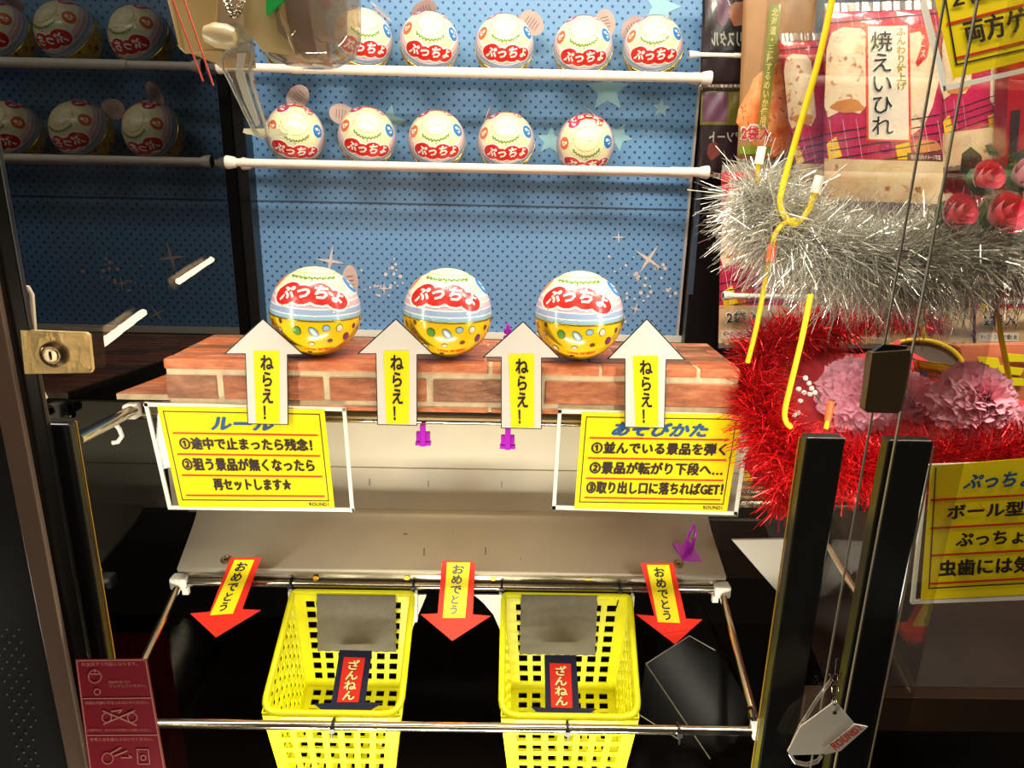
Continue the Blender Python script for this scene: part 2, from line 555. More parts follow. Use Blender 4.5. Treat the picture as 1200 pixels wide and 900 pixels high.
def lines_shape(s, w, bold=0.02, shear=0.0):
    vs, fs, asp = text_raw(s, bold, shear)
    h = w / asp
    return [((u - .5) * w, (.5 - v) * h) for u, v in vs], fs


def build_ball_proto():
    root = empty('ball_tin', (0, 0, 0))
    n = 48
    prof = [(R * math.cos(D(e)), R * math.sin(D(e))) for e in [0, 3, 6, 10, 15, 20, 27, 34, 42, 50, 58, 66, 74, 82, 87]] + [(0.0001, R)]
    MB().lathe((0, 0, 0), prof, n=n).build('upper_shell', upper_mat(), root, smooth=True)
    prof = [(.0001, -R)] + [(R * math.cos(D(e)), R * math.sin(D(e))) for e in [-87, -82, -74, -66, -58, -50, -42, -34, -27, -20, -15, -10, -6, -3, 0]]
    MB().lathe((0, 0, 0), prof, n=n).build('lower_shell', lower_mat(), root, smooth=True)
    MB().lathe((0, 0, 0), [(R, -.0012), (R + .0006, -.0009), (R + .0006, .0006), (R, .0010)], n=n).build('seam_rim', mat('tin_rim', (200, 170, 60), .25, metal=.8), root, smooth=True)
    logo = MB(); c = adir(0, 37)
    blobs = [(-.55, -.01, .29, .25), (-.18, -.07, .28, .22), (.20, -.03, .30, .26), (.57, -.09, .27, .22), (-.46, .11, .23, .16)]
    for grow, mi, rr in ((.05, 1, R + .0003), (0, 0, R + .0005)):
        for (x, y, rx, ry) in blobs: sph_shape(logo, disc(rx + grow, ry + grow, cx=x, cy=y), c, rr, mi=mi)
    lg = logo.build('logo_patch', [PR['red'], PR['white']], root)
    tx = MB()
    sph_shape(tx, lines_shape('ぷっちょ', 1.42, .035, .15), c, R + .0008, maxlen=.06)
    tx.v = [v for v in tx.v]
    tx.build('lettering', PR['white'], lg)
    # round emblems and tiny green strap line over the logo
    for q_, (az, el, k, rr) in enumerate([(86, 42, 'blue', .25), (-86, 42, 'orange', .24), (-146, 45, 'magenta', .25), (142, 46, 'orange', .17), (-30, 10, 'brown', .001)][:4]):
        e = MB(); rn = random.Random(q_)
        sph_shape(e, disc(rr), adir(az, el), R + .0003, mi=1)
        sph_shape(e, disc(rr * .88), adir(az, el), R + .0005, mi=0)
        for (bx_, by_, br) in [(.02, .06, .05), (-.06, -.03, .035), (.05, -.05, .03), (-.02, -.09, .025), (.08, .03, .02)]:
            sph_shape(e, disc(br, br * 1.3, 7, 1, cx=bx_ + rn.uniform(-.02, .02), cy=by_ + rn.uniform(-.02, .02)), adir(az, el), R + .0007, mi=1)
        e.build('round_emblem', [PR[k], PR['white']], root)
    mb_ = MB()
    for rr_, mi_ in ((.46, 1), (.43, 2)): sph_shape(mb_, disc(rr_, rr_ * .95, 20, 2), Vector((0, .02, 1)), R + .00012 + .0001 * mi_, mi=mi_)
    mb_.build('crown_rings', [PR['white'], mat('print_soft_gold', (240, 206, 120), .35, coat=.4), mat('print_soft_cream', (248, 238, 190), .35, coat=.4)], root)
    sk_ = MB()
    for q_ in range(26):
        sph_shape(sk_, disc(.016, .02, 6, 1), adir(q_ * 47, 52 + (q_ * 7) % 34), R + .0004, mi=q_ % 3)
    tag(sk_.build('tiny_print_specks', [PR['brown'], PR['pink'], PR['white']], root), kind='stuff')
    g = MB()
    for k in range(-9, 10):
        sph_shape(g, disc(.030, .040, 5, 1), adir(k * 6.0, 56.5 + (k % 2) * 1.6), R + .0005)
    g.build('green_line', PR['green'], root)
    cc = MB()
    for az in (180,):
        for dx, dy, rx, ry in [(-.4, 0, .25, .2), (-.1, -.03, .25, .2), (.2, 0, .25, .22), (.45, -.05, .2, .18)]:
            sph_shape(cc, disc(rx, ry, cx=dx, cy=dy), adir(az, 37), R + .0005)
    lb = cc.build('logo_patch', PR['red'], root)
    t2 = MB(); sph_shape(t2, lines_shape('ぷっちょ', 1.1, .035, .12), adir(180, 37), R + .0008, maxlen=.06); t2.build('lettering', PR['white'], lb)
    # small printed sweets and fruit
    icons = [(-.86, .25, 'orange', .05, .07), (-.635, .20, 'brown', .035, .045), (-.65, .39, 'cream', .045, .05), (-.27, .39, 'green', .085, .095),
             (.08, .41, 'paleblue', .13, .07), (.34, .31, 'paleblue', .075, .06), (.60, .30, 'cream', .07, .08), (.715, .49, 'purple', .07, .10),
             (.87, .25, 'purple', .04, .05), (.40, .59, 'brown', .05, .04), (.02, .67, 'cream', .06, .045), (-.41, .71, 'cream', .07, .07), (-.05, .87, 'brown', .04, .03),
             (-.80, .52, 'pink', .05, .05)]
    ic = MB(); keys = ['dark', 'orange', 'brown', 'cream', 'green', 'paleblue', 'purple', 'pink', 'white']
    for turn in (0, 120, 240):
        Rz = Matrix.Rotation(D(turn), 3, 'Z')
        for i, (u, v, k, rx, ry) in enumerate(icons):
            if turn and abs(u) > .72: continue
            d = Rz @ view_dir(u, v)
            rot = {5: 0, 4: -.9, 7: .5}.get(i, .3 * (i % 3))
            sph_shape(ic, disc(rx + .014, ry + .014, 10, 1), d, R + .0003, rot=rot, mi=0)
            sph_shape(ic, disc(rx, ry, 10, 1), d, R + .0005, rot=rot, mi=keys.index(k))
            if i in (3, 6, 11): sph_shape(ic, disc(rx * .45, ry * .4, 8, 1, cx=.02, cy=.02), d, R + .0007, rot=rot, mi=8 if i != 3 else 6 - 2 + 0)
            if i == 4: sph_shape(ic, disc(rx * .7, ry * .5, 8, 1), d, R + .0007, rot=rot, mi=8)
    for k in range(16):
        sph_shape(ic, disc(.022, .022, 6, 1), adir(k * 22.5 + 7, 6 + 5 * (k % 3)), R + .0005, mi=(8, 8, 1)[k % 3])
    ic.build('sweet_and_fruit_print', [PR[k] for k in keys], root)
    t3 = MB(); sph_shape(t3, lines_shape('UHA 味覚糖', .62, .02), view_dir(.17, .80), R + .0006, maxlen=.08)
    t3.build('maker_lettering', PR['red'], root)
    return root


ball0 = build_ball_proto()


def copy_tree(o, parent=None):
    c = o.copy(); COL.objects.link(c); c.parent = parent
    for ch in list(o.children): copy_tree(ch, c)
    return c


def tag_mesh():
    mb = MB(); pts = [(.0175 * math.cos(t * math.pi / 12), 0, .0225 * math.sin(t * math.pi / 12)) for t in range(24)]
    mb.prism(pts, (0, .0006, 0), 0)
    for j in range(5):
        z = .010 - j * .005; w = .009 - abs(j - 2) * .0012
        mb.box((-w, -.0003, z - .0007), (w, 0, z + .0007), 1)
    return mb.mesh('hang_tag', [pink_silver, mat('tag_grey_print', (140, 120, 118), .5)])


TAGM = tag_mesh()
used = False
PENDING = []


def place_ball(cx, cy, Y, rx, ry, rz, label, group, tagp=None):
    global used
    o = ball0 if not used else copy_tree(ball0)
    used = True
    o.location = P(cx, cy, Y)
    o.rotation_euler = (D(rx), D(ry), D(rz))
    tag(o, label, 'ball tin', group)
    if tagp: PENDING.append((o, Y, tagp))
    return o


def attach_tags():
    bpy.context.view_layer.update()
    for o, Y, tagp in PENDING:
        tx, ty, ang, turn, sx = tagp
        h = bpy.data.objects.new('hang_tag', TAGM); COL.objects.link(h)
        w = Matrix.Translation(P(tx, ty, Y + .022)) @ Matrix.Rotation(D(ang), 4, 'Y') @ Matrix.Rotation(D(turn), 4, 'Z') @ Matrix.Rotation(D(-8), 4, 'X')
        h.parent = o
        h.matrix_basis = (Matrix.Translation(o.location) @ o.rotation_euler.to_matrix().to_4x4()).inverted() @ w


row_g = 'round tins lined up on the brick block'
place_ball(370.5, 365, .765, 2, 3, 7, 'round yellow-bottomed sweet tin, leftmost of the three on the brick block', row_g, (410, 334, 10, 70, 1))
place_ball(524.5, 367, .765, 2, 2, 0, 'round yellow-bottomed sweet tin, middle one on the brick block', row_g)
place_ball(678.5, 370, .765, 2, 0, -12, 'round yellow-bottomed sweet tin, rightmost on the brick block', row_g)
YT = 1.262
top_g = 'sweet tins on the upper rod shelf'; low_g = 'sweet tins on the lower rod shelf'
tops = [(341, 49, 60, 6, 'half hidden round tin behind the clear claw cup at the left of the upper shelf', None),
        (425, 48, 58, 8, 'round tin right of the claw cup on the upper shelf', (447, 14, -40, 80, 1)),
        (503, 52, 60, 4, 'round tin on upper shelf with a small tag folded over its top', (497, 12, 75, 50, 1)),
        (591, 55, 57, 2, 'round tin on upper shelf with an oval tag leaning off its right shoulder', (623, 27, 125, 10, 1)),
        (683, 57, 62, -2, 'round tin on upper shelf with an upright oval tag on its right', (709, 28, 170, 20, 1)),
        (765, 57, 58, -4, 'rightmost round tin on the upper shelf, tag at its left shoulder', (741, 33, 60, 30, 1))]
for x, y, rx, rz, lb, tg in tops: place_ball(x, y, YT, rx, 4 if rz > 2 else -3, rz * 2, lb, top_g, tg)
lows = [(346, 158, 72, 8, 'leftmost round tin on the lower shelf, tilted far forward behind the claw tip', (349, 114, 45, 30, 1)),
        (430, 161, 62, 6, 'round tin on lower shelf with a grey oval tag at its upper left', (401, 134, 100, 10, 1)),
        (512, 165, 60, 2, 'round tin in the middle of the lower shelf, no tag in view', None),
        (593, 167, 60, 0, 'round tin on lower shelf with a thin edge-on tag at its left', (571, 141, 25, 82, 1)),
        (686, 169, 84, -2, 'rightmost tin on the lower shelf, logo tilted almost underneath', (697, 135, -45, 84, 1))]
for x, y, rx, rz, lb, tg in lows: place_ball(x, y, YT, rx, 4 if rz > 4 else -3, rz * 2, lb, low_g, tg)

attach_tags()
# shelf rods
def tension_rod(xa, xb, Y, Z, r, label, group, capL=True, capR=True, name='shelf_rod', joint=.35):
    root = empty(name, ((xa + xb) / 2, Y, Z - r), label, 'rod', group)
    xm = xa + (xb - xa) * joint
    MB().tube([(xa, Y, Z), (xm, Y, Z)], r * .86, 14).build('inner_tube', cream_rod, root, smooth=True)
    MB().tube([(xm, Y, Z), (xb, Y, Z)], r, 14).build('outer_tube', cream_rod, root, smooth=True)
    for x, s, on in ((xa, 1, capL), (xb, -1, capR)):
        if on:
            MB().lathe((x, Y, Z), [(r * 1.35, 0), (r * 1.45, .003), (r * 1.25, .012), (r * 1.1, .016)], axis=(s, 0, 0), n=14).build('end_cap', white_pl, root, smooth=True)
    return root


rr = .0078
zt = P(600, 56, YT).z; zl = P(600, 166, YT).z
oy = .036; oz = math.sqrt((R + rr) ** 2 - oy ** 2)
xe_t = P(826, 100, YT).x; xs = XL + .012; xe_l = P(815, 210, YT).x
tension_rod(xs, xe_t, YT - oy, zt - oz, rr, 'white rod in front under the upper row of tins', 'white shelf rods', joint=.15)
tension_rod(xs, xe_t, YT + .0467, zt - .034, rr, 'white rod at the back under the upper row of tins', 'white shelf rods')
tension_rod(xs, xe_l + .012, YT - oy, zl - oz, rr, 'white rod in front under the lower row of tins', 'white shelf rods', joint=.92)
tension_rod(xs, xe_l, YT + oy, zl - oz, rr, 'white rod at the back under the lower row of tins', 'white shelf rods')

# ================================================================== BRICK BLOCK
def brick_mat(name, a, b, c):
    m, nt, bs = nodes(name)
    tc = nt.nodes.new('ShaderNodeTexCoord')
    n = nt.nodes.new('ShaderNodeTexNoise'); n.inputs['Scale'].default_value = 38; n.inputs['Detail'].default_value = 9; n.inputs['Roughness'].default_value = .65
    mp = nt.nodes.new('ShaderNodeMapping'); mp.inputs['Scale'].default_value = (1, 2, 2.6)
    nt.links.new(tc.outputs['Object'], mp.inputs[0]); nt.links.new(mp.outputs[0], n.inputs['Vector'])
    col = ramp(nt, n.outputs['Fac'], [(.28, a), (.5, b), (.72, c)], 'LINEAR'); nt.links.new(col, bs.inputs['Base Color'])
    bp = nt.nodes.new('ShaderNodeBump'); bp.inputs['Strength'].default_value = .9; bp.inputs['Distance'].default_value = .003
    nt.links.new(n.outputs['Fac'], bp.inputs['Height']); nt.links.new(bp.outputs[0], bs.inputs['Normal'])
    bs.inputs['Roughness'].default_value = .3
    return m


bk_a = brick_mat('brick_rust', (112, 62, 38), (170, 96, 58), (208, 130, 84))
bk_b = brick_mat('brick_brown', (98, 62, 42), (146, 94, 64), (184, 126, 88))
bk_o = brick_mat('brick_orange', (164, 82, 48), (204, 112, 68), (228, 150, 102))
bk_t = brick_mat('brick_top', (140, 78, 54), (190, 114, 80), (222, 158, 122))
mortar = mat('mortar', (216, 190, 150), .45, noise=.2, nscale=80, bump=.4)

BY0, BY1 = .731, .862
BX0 = P(194, 440, BY0).x; BX1 = P(866, 450, BY0).x
BZT = ZC + (P(524.5, 367, .765).z - ZC) - R - .0008
BZB = BZT - .056
blk = empty('brick_block', ((BX0 + BX1) / 2, (BY0 + BY1) / 2, BZB), 'long brick-patterned block carrying the three big tins', 'block')
MB().box((BX0, BY0 + .0015, BZB), (BX1, BY1 - .0015, BZT - .0015)).build('core', mortar, blk, bevel=.002)


def brick(x0, x1, y0, y1, z0, z1, m, root, bevel=.0012):
    j = lambda: random.uniform(-.0006, .0006)
    MB().box((x0 + j(), y0, z0 + j() * .5), (x1 + j(), y1, z1 + j() * .5)).build('brick', m, root, bevel=bevel)


H = .056
def bx(px): return P(px, 455, BY0).x
cuts = [195, 258, 383, 504, 635, 764, 866]
for i in range(6):
    brick(bx(cuts[i]) + (.0035 if i else 0), bx(cuts[i + 1]) - (.0035 if i < 5 else 0), BY0, BY0 + .004, BZB + H * .20, BZB + H * .68, [bk_b, bk_a, bk_a, bk_b, bk_a, bk_a][i], blk)
cuts = [195, 322, 446, 574, 703, 817, 866]
for i in range(6):
    x0, x1 = bx(cuts[i]) + (.002 if i else 0), bx(cuts[i + 1]) - (.002 if i < 5 else 0)
    brick(x0, x1, BY0, BY0 + .018, BZT - H * .20, BZT, bk_o, blk, .002)
    brick(x0, x1, BY0, BY0 + .004, BZB, BZB + H * .08, bk_o, blk, .0006)
y = BY0 + .0205; k = 0
while y < BY1 - .01:
    off = (0, .06, .03, .085)[k % 4]; x = BX0 - off
    while x < BX1:
        a, b = max(BX0, x) + .0008, min(BX1, x + .118) - .0008
        if b - a > .006: brick(a, b, y, min(BY1, y + .0165), BZT - .006, BZT, (bk_t, bk_o, bk_b)[(k + int(x * 90)) % 3], blk, .0008)
        x += .118
    y += .0188; k += 1
for X, sg in ((BX0, -1), (BX1, 1)):
    for (y0, y1) in ((BY0 + .002, BY0 + .055), (BY0 + .060, BY1 - .004)):
        x0, x1 = (X - .0008, X + .003) if sg < 0 else (X - .003, X + .0008)
        brick(x0, x1, y0, y1, BZB + H * .2, BZB + H * .68, bk_a, blk, .0005)

# wide brick-pattern board under it
ZB0 = BZB - .001; YB0 = .785
bxl = P(137, 467, YB0).x; bxr = P(908, 482, YB0).x
slope = (ZBT - .012 - ZB0) / (YB - .02 - YB0)
board = empty('wide_brick_board', ((bxl + bxr) / 2, YB0, ZB0 - .012), 'wide thin brick-patterned board behind and beneath the block', 'board')
def bz(y): return ZB0 + slope * (y - YB0)
ye = YB - .02
MB().add([(bxl, YB0, bz(YB0) - .001), (bxr, YB0, bz(YB0) - .001), (bxr, ye, bz(ye) - .001), (bxl, ye, bz(ye) - .001),
          (bxl, YB0, bz(YB0) - .008), (bxr, YB0, bz(YB0) - .008), (bxr, ye, bz(ye) - .008), (bxl, ye, bz(ye) - .008)],
         [(0, 1, 2, 3), (7, 6, 5, 4), (0, 4, 5, 1), (1, 5, 6, 2), (2, 6, 7, 3), (3, 7, 4, 0)]).build('core', mortar, board)
y = YB0; k = 0
while y < ye - .01:
    y2 = min(ye, y + .028); off = (0, .06)[k % 2]; x = bxl - off
    while x < bxr:
        a, b = max(bxl, x) + .0012, min(bxr, x + .12) - .0012
        if b - a > .01:
            MB().add([(a, y, bz(y) - .0008), (b, y, bz(y) - .0008), (b, y2, bz(y2) - .0008), (a, y2, bz(y2) - .0008), (a, y, bz(y)), (b, y, bz(y)), (b, y2, bz(y2)), (a, y2, bz(y2))],
                     [(3, 2, 1, 0), (4, 5, 6, 7), (0, 1, 5, 4), (1, 2, 6, 5), (2, 3, 7, 6), (3, 0, 4, 7)]).build('brick', (bk_o, bk_t, bk_b)[(k + int(x * 70)) % 3], board)
        x += .12
    y += .031; k += 1

# ================================================================== RULE BOARDS AND ARROWS
def acrylic_board(name, quad, Y, label, yq, heading, hq, rows, label2=None, fw=4.2, title_shear=.25, logo=True, rules=(), inner=True, lastc=None):
    root = empty(name, P(sum(p[0] for p in quad) / 4, max(p[1] for p in quad), Y), label, 'sign', None)
    px_prism(MB(), quad, Y, .002).build('acrylic_sheet', acry, root)
    px_frame(MB(), quad, fw, Y, .0022, dy=-.0001).build('acrylic_edge', acry_edge, root)
    pap = px_prism(MB(), yq, Y, .0004, dy=-.0008).build('paper', yellow_paper, root)
    if inner:
        px_frame(MB(), subquad(yq, .028, .045, .97, .935), 1.1, Y, .0001, dy=-.0011).build('border_line', ink_m, pap)
    r = MB()
    for v in rules: px_prism(r, subquad(yq, .06, v - .008, .945, v + .008), Y, .0001, dy=-.0012)
    r.build('red_rules', ink_red, pap)
    if heading: px_text(MB(), heading, subquad(yq, *hq), Y, dy=-.0013, bold=.012, shear=title_shear, fat=.9).build('heading', ink_blue, pap)
    t = MB()
    for s, q in rows: px_text(t, s, subquad(yq, *q), Y, dy=-.0013, bold=.004, fat=.75)
    t.build('lettering', ink_m, pap)
    if logo: px_text(MB(), 'ROUND1', subquad(yq, .84, .95, .965, .985), Y, dy=-.0013, bold=.02).build('shop_mark', ink_blk, pap)
    return root


YS = .7275
acrylic_board('rule_board', [(168, 472), (405, 478), (415, 600), (197, 597)], YS,
              'clear acrylic board with yellow rules sheet hanging left below the brick block',
              [(184, 476), (380, 480), (392, 595), (210, 594)], 'ルール', (.30, .10, .68, .225),
              [('①途中で止まったら残念！', (.09, .305, .90, .425)), ('②狙う景品が無くなったら', (.08, .51, .90, .635)), ('再セットします★', (.25, .715, .74, .83))],
              rules=(.265, .475, .685, .885))
acrylic_board('how_to_play_board', [(654, 480), (882, 486), (864, 604), (647, 597)], YS,
              'clear acrylic board with yellow how-to-play sheet hanging right below the brick block',
              [(682, 483), (870, 486), (852, 599), (673, 596)], 'あそびかた', (.20, .10, .80, .24),
              [('①並んでいる景品を弾く', (.08, .305, .93, .425)), ('②景品が転がり下段へ…', (.08, .51, .93, .635)), ('③取り出し口に落ちればGET！', (.07, .715, .95, .84))],
              rules=(.265, .475, .685, .885))

YA = .7225
for tipx, tipy, lx, ly, rx_, sx0, sx1, byy, lb in [
    (308, 373, 262, 415, 357, 287, 337, 498, 'white up arrow with yellow strip, leftmost, under the left tin'),
    (464, 373, 418, 415, 509, 440, 489, 499, 'white up arrow with yellow strip between left and middle tins'),
    (613, 376, 565, 419, 658, 587, 635, 503, 'white up arrow with yellow strip between middle and right tins'),
    (758, 373, 711, 421, 804, 732, 781, 502, 'white up arrow with yellow strip, rightmost, right of the right tin')]:
    root = empty('paper_arrow', P(tipx, byy, YA), lb, 'arrow', 'white aiming arrows on the brick block')
    s2 = 1 if tipx < 600 else -1
    out = [(tipx, tipy), (rx_, ly + 1), (sx1, ly + 1), (sx1 - (2 if tipx > 700 else 0) + (1 if tipx < 400 else 0), byy), (sx0 + (3 if tipx < 400 else 2 if tipx < 600 else 0), byy - 1), (sx0, ly), (lx, ly)]
    px_prism(MB(), out, YA, .0006).build('outline', ink_blk, root)
    cx = sum(p[0] for p in out) / 7; 
    ins = [(tipx, tipy + 1.8), (rx_ - 3, ly), (sx1 - 1, ly), (out[3][0] - 1, byy - 1), (out[4][0] + 1, byy - 2), (sx0 + 1, ly - 1), (lx + 3, ly - 1)]
    px_prism(MB(), ins, YA, .0002, dy=-.0003).build('arrow_card', arrow_white, root)
    m0, m1 = (sx0 + sx1) / 2 - 15, (sx0 + sx1) / 2 + 15
    yq = [(m0, ly - 4), (m1, ly - 4), (m1 + (1 if tipx < 400 else 0), byy - 2), (m0 + 3, byy - 2)]
    st = px_prism(MB(), yq, YA, .0002, dy=-.0006).build('yellow_strip', yellow_paper, root)
    tq = subquad(yq, .25, .06, .78, .95)
    px_text(MB(), 'ねらえ！', tq, YA, dy=-.0010, bold=.03, vertical=True).build('lettering', ink_blk, st)

# ================================================================== CHUTE PANELS, RAILS, FRAME
YPn = .93
zt0 = P(530, 478, YPn).z; zb0 = P(530, 603, YPn).z
chute = empty('chute_panel', P(530, 668, .822), 'grey-white chute: upright panel above a sloping tray over the baskets', 'chute')
xr_p = P(872, 550, YPn).x
zs = P(530, 549, YPn).z
MB().box((XL + .002, YPn, zs), (xr_p, YPn + .008, zt0)).build('upper_panel', panel_m, chute, bevel=.001)
MB().box((XL + .002, YPn, zb0 + .003), (xr_p, YPn + .008, zs - .0008)).build('lower_panel', panel_m, chute, bevel=.001)
tl, tr = P(233, 601, YPn), P(829, 606, YPn)
fl, fr = P(207, 664, .822), P(851, 679, .822)
zfr = (fl.z + fr.z) / 2; fl.z = zfr; fr.z = zfr; tl.z = zb0; tr.z = zb0
def tray(u, v):
    p = tl.lerp(tr, u).lerp(fl.lerp(fr, u), v); 
    p.z += .008 * (1 - v) ** 8
    return p
mb = MB(); mb.grid(tray, 1, 16)
o = mb.build('tray', panel_m, chute, smooth=True)
sd = o.modifiers.new('thick', 'SOLIDIFY'); sd.thickness = .006; sd.offset = 1
scr = mat('screw_steel', (150, 130, 100), .35, metal=.9)
def on_tray(px, py):
    n = (tr - tl).cross(fl - tl).normalized(); ray = (P(px, py, 1) - CAM).normalized()
    t = (tl - CAM).dot(n) / ray.dot(n); return CAM + ray * t
tn = (fl - tl).cross(tr - tl).normalized()
if tn.z < 0: tn = -tn
for px, py in ((265, 656), (795, 661)):
    c = on_tray(px, py)
    s = MB().lathe(c, [(.0075, 0), (.0075, .0012), (.0055, .0016), (.0045, .0006), (.0001, .0006)], axis=tn, n=18).build('washer', scr, chute, smooth=True)
    MB().obox(c + tn * .0012, (.003, 0, 0), (0, .0006, 0), tn * .0005).build('slot', ink_blk, s)
marks = mat('pencil_mark', (110, 100, 88), .6)
for x, y, w, h in [(531, 620, 1.2, 7), (497, 647, 1.2, 9), (569, 646, 1.2, 9), (433, 565, 1, 8), (502, 567, 1, 7), (588, 568, 1, 7), (475, 626, 5, 1.2), (610, 655, 1.5, 1)]:
    Yq = YPn - .0004 if y < 600 else None
    if Yq: px_prism(MB(), [(x - w / 2, y - h / 2), (x + w / 2, y - h / 2), (x + w / 2, y + h / 2), (x - w / 2, y + h / 2)], Yq, .0004).build('mark', marks, chute)
    else:
        ps = [on_tray(*q) + tn * .0004 for q in [(x - w / 2, y - h / 2), (x + w / 2, y - h / 2), (x + w / 2, y + h / 2), (x - w / 2, y + h / 2)]]
        MB().add(ps, [(0, 1, 2, 3)]).build('mark', marks, chute)

# upper rail under the wide board
rz = P(530, 488, .80).z
rail = empty('upper_rail', (0, .80, rz - .01), 'dull metal rail with side rods under the brick board', 'rail')
xa, xb = P(152, 486, .80).x, P(882, 500, .80).x
MB().box((xa, .799, rz - .003), (xb, .815, rz + .008)).build('channel', satin, rail, bevel=.001)
MB().tube([(xa, .796, rz - .0045), (xb, .796, rz - .0045)], .0045, 12).build('front_tube', chrome, rail, smooth=True)
lA = P(157, 480, .79); lB = P(89, 516, .60)
MB().tube([lA, lB], .0065, 14).build('side_tube', chrome, rail, smooth=True)
rA = P(876, 508, .79); rB = P(912, 548, .68)
MB().tube([rA, rB], .005, 12).build('side_tube', chrome, rail, smooth=True)
for c in (lA, rA):
    cb = MB().obox(c + Vector((0, -.004, 0)), (.008, 0, 0), (0, .009, 0), (0, 0, .009)).build('connector', white_pl, rail, bevel=.003)
MB().tube([P(136, 498, .74), P(140, 503, .74), P(143, 511, .74), P(138, 518, .74), P(132, 519, .74)], .0025, 8).build('plastic_hook', white_pl, rail, smooth=True)

# lower frame
YR0, YR1 = .833, .656
zr0 = P(530, 687, YR0).z; zr1 = P(530, 852, YR1).z
fx0, fx1 = P(212, 690, YR0).x, P(845, 696, YR0).x
frame = empty('rod_frame', ((fx0 + fx1) / 2, YR1, zr1), 'chrome rod frame that holds the two yellow baskets', 'frame')
MB().tube([(fx0, YR0, zr0), (fx1, YR0, zr0)], .0055, 14).build('back_rod', chrome, frame, smooth=True)
MB().box((fx0 + .005, YR0 + .004, zr0 + .004), (fx1 - .005, YR0 + .014, zr0 + .018)).build('back_channel', satin, frame, bevel=.001)
fa, fb = P(135, 850, YR1).x, P(888, 858, YR1).x
MB().tube([(fa, YR1, zr1), (fb, YR1, zr1)], .0055, 14).build('front_rod', chrome, frame, smooth=True)
MB().tube([(fx0, YR0, zr0), (fa, YR1, zr1)], .0052, 14).build('side_rod', chrome, frame, smooth=True)
MB().tube([(fx1, YR0, zr0), (fb, YR1, zr1)], .0052, 14).build('side_rod', chrome, frame, smooth=True)
for x, yy, z in ((fx0, YR0, zr0), (fx1, YR0, zr0)):
    s = 1 if x < 0 else -1
    c = MB().obox((x, yy, z + .001), (.011, 0, 0), (0, .009, 0), (0, 0, .009)).build('corner_joint', white_pl, frame, bevel=.003)
    MB().obox((x + s * .010, yy - .006, z - .009), (.004, 0, 0), (0, .003, 0), (0, 0, .005)).build('clip_lug', white_pl, c)
MB().obox((fb, YR1, zr1 + .002), (.008, 0, 0), (0, .009, 0), (0, 0, .009)).build('corner_joint', white_pl, frame, bevel=.003)
for px in (370, 477, 578, 689):
    MB().lathe(P(px, 677, YR0 + .002), [(.0042, 0), (.0038, .0015), (.0015, .0018), (.0001, .001)], axis=(0, -1, 0), n=12).build('brass_screw', mat('brass_screw', (210, 165, 40), .3, metal=.9), frame, smooth=True)
# brackets below tray
for pts in ([(482, 697), (500, 697), (484, 735), (478, 760), (470, 770), (476, 720)], [(555, 697), (586, 697), (586, 738), (578, 720), (566, 706)]):
    px_prism(MB(), pts, .86, .003).build('support_bracket', panel_m, frame)

# ================================================================== BASKETS
def quad3(a, b, c, d, u, v): return a.lerp(b, u).lerp(d.lerp(c, u), v)


def perf(mb, a, b, c, d, nu, nv, mu=.06, mv=.10, hole=.62, skip=lambda i, j: False, vfrac=None):
    """wall patch with a grid of real rectangular holes. a,b top; d,c bottom"""
    us = [0]; 
    for i in range(nu):
        w = (1 - 2 * mu) / nu; us += [mu + i * w + w * (1 - hole) / 2, mu + i * w + w * (1 + hole) / 2]
    us.append(1)
    vs = [0]
    for j in range(nv):
        w = (1 - 2 * mv) / nv; vs += [mv + j * w + w * (1 - hole) / 2, mv + j * w + w * (1 + hole) / 2]
    vs.append(1)
    k = len(us)
    P3 = [quad3(a, b, c, d, u, v) for v in vs for u in us]
    fs = []
    for j in range(len(vs) - 1):
        for i in range(len(us) - 1):
            if i % 2 == 1 and j % 2 == 1 and i < len(us) - 1 and not skip(i // 2, j // 2): continue
            fs.append((j * k + i, j * k + i + 1, (j + 1) * k + i + 1, (j + 1) * k + i))
    mb.add(P3, fs); return mb


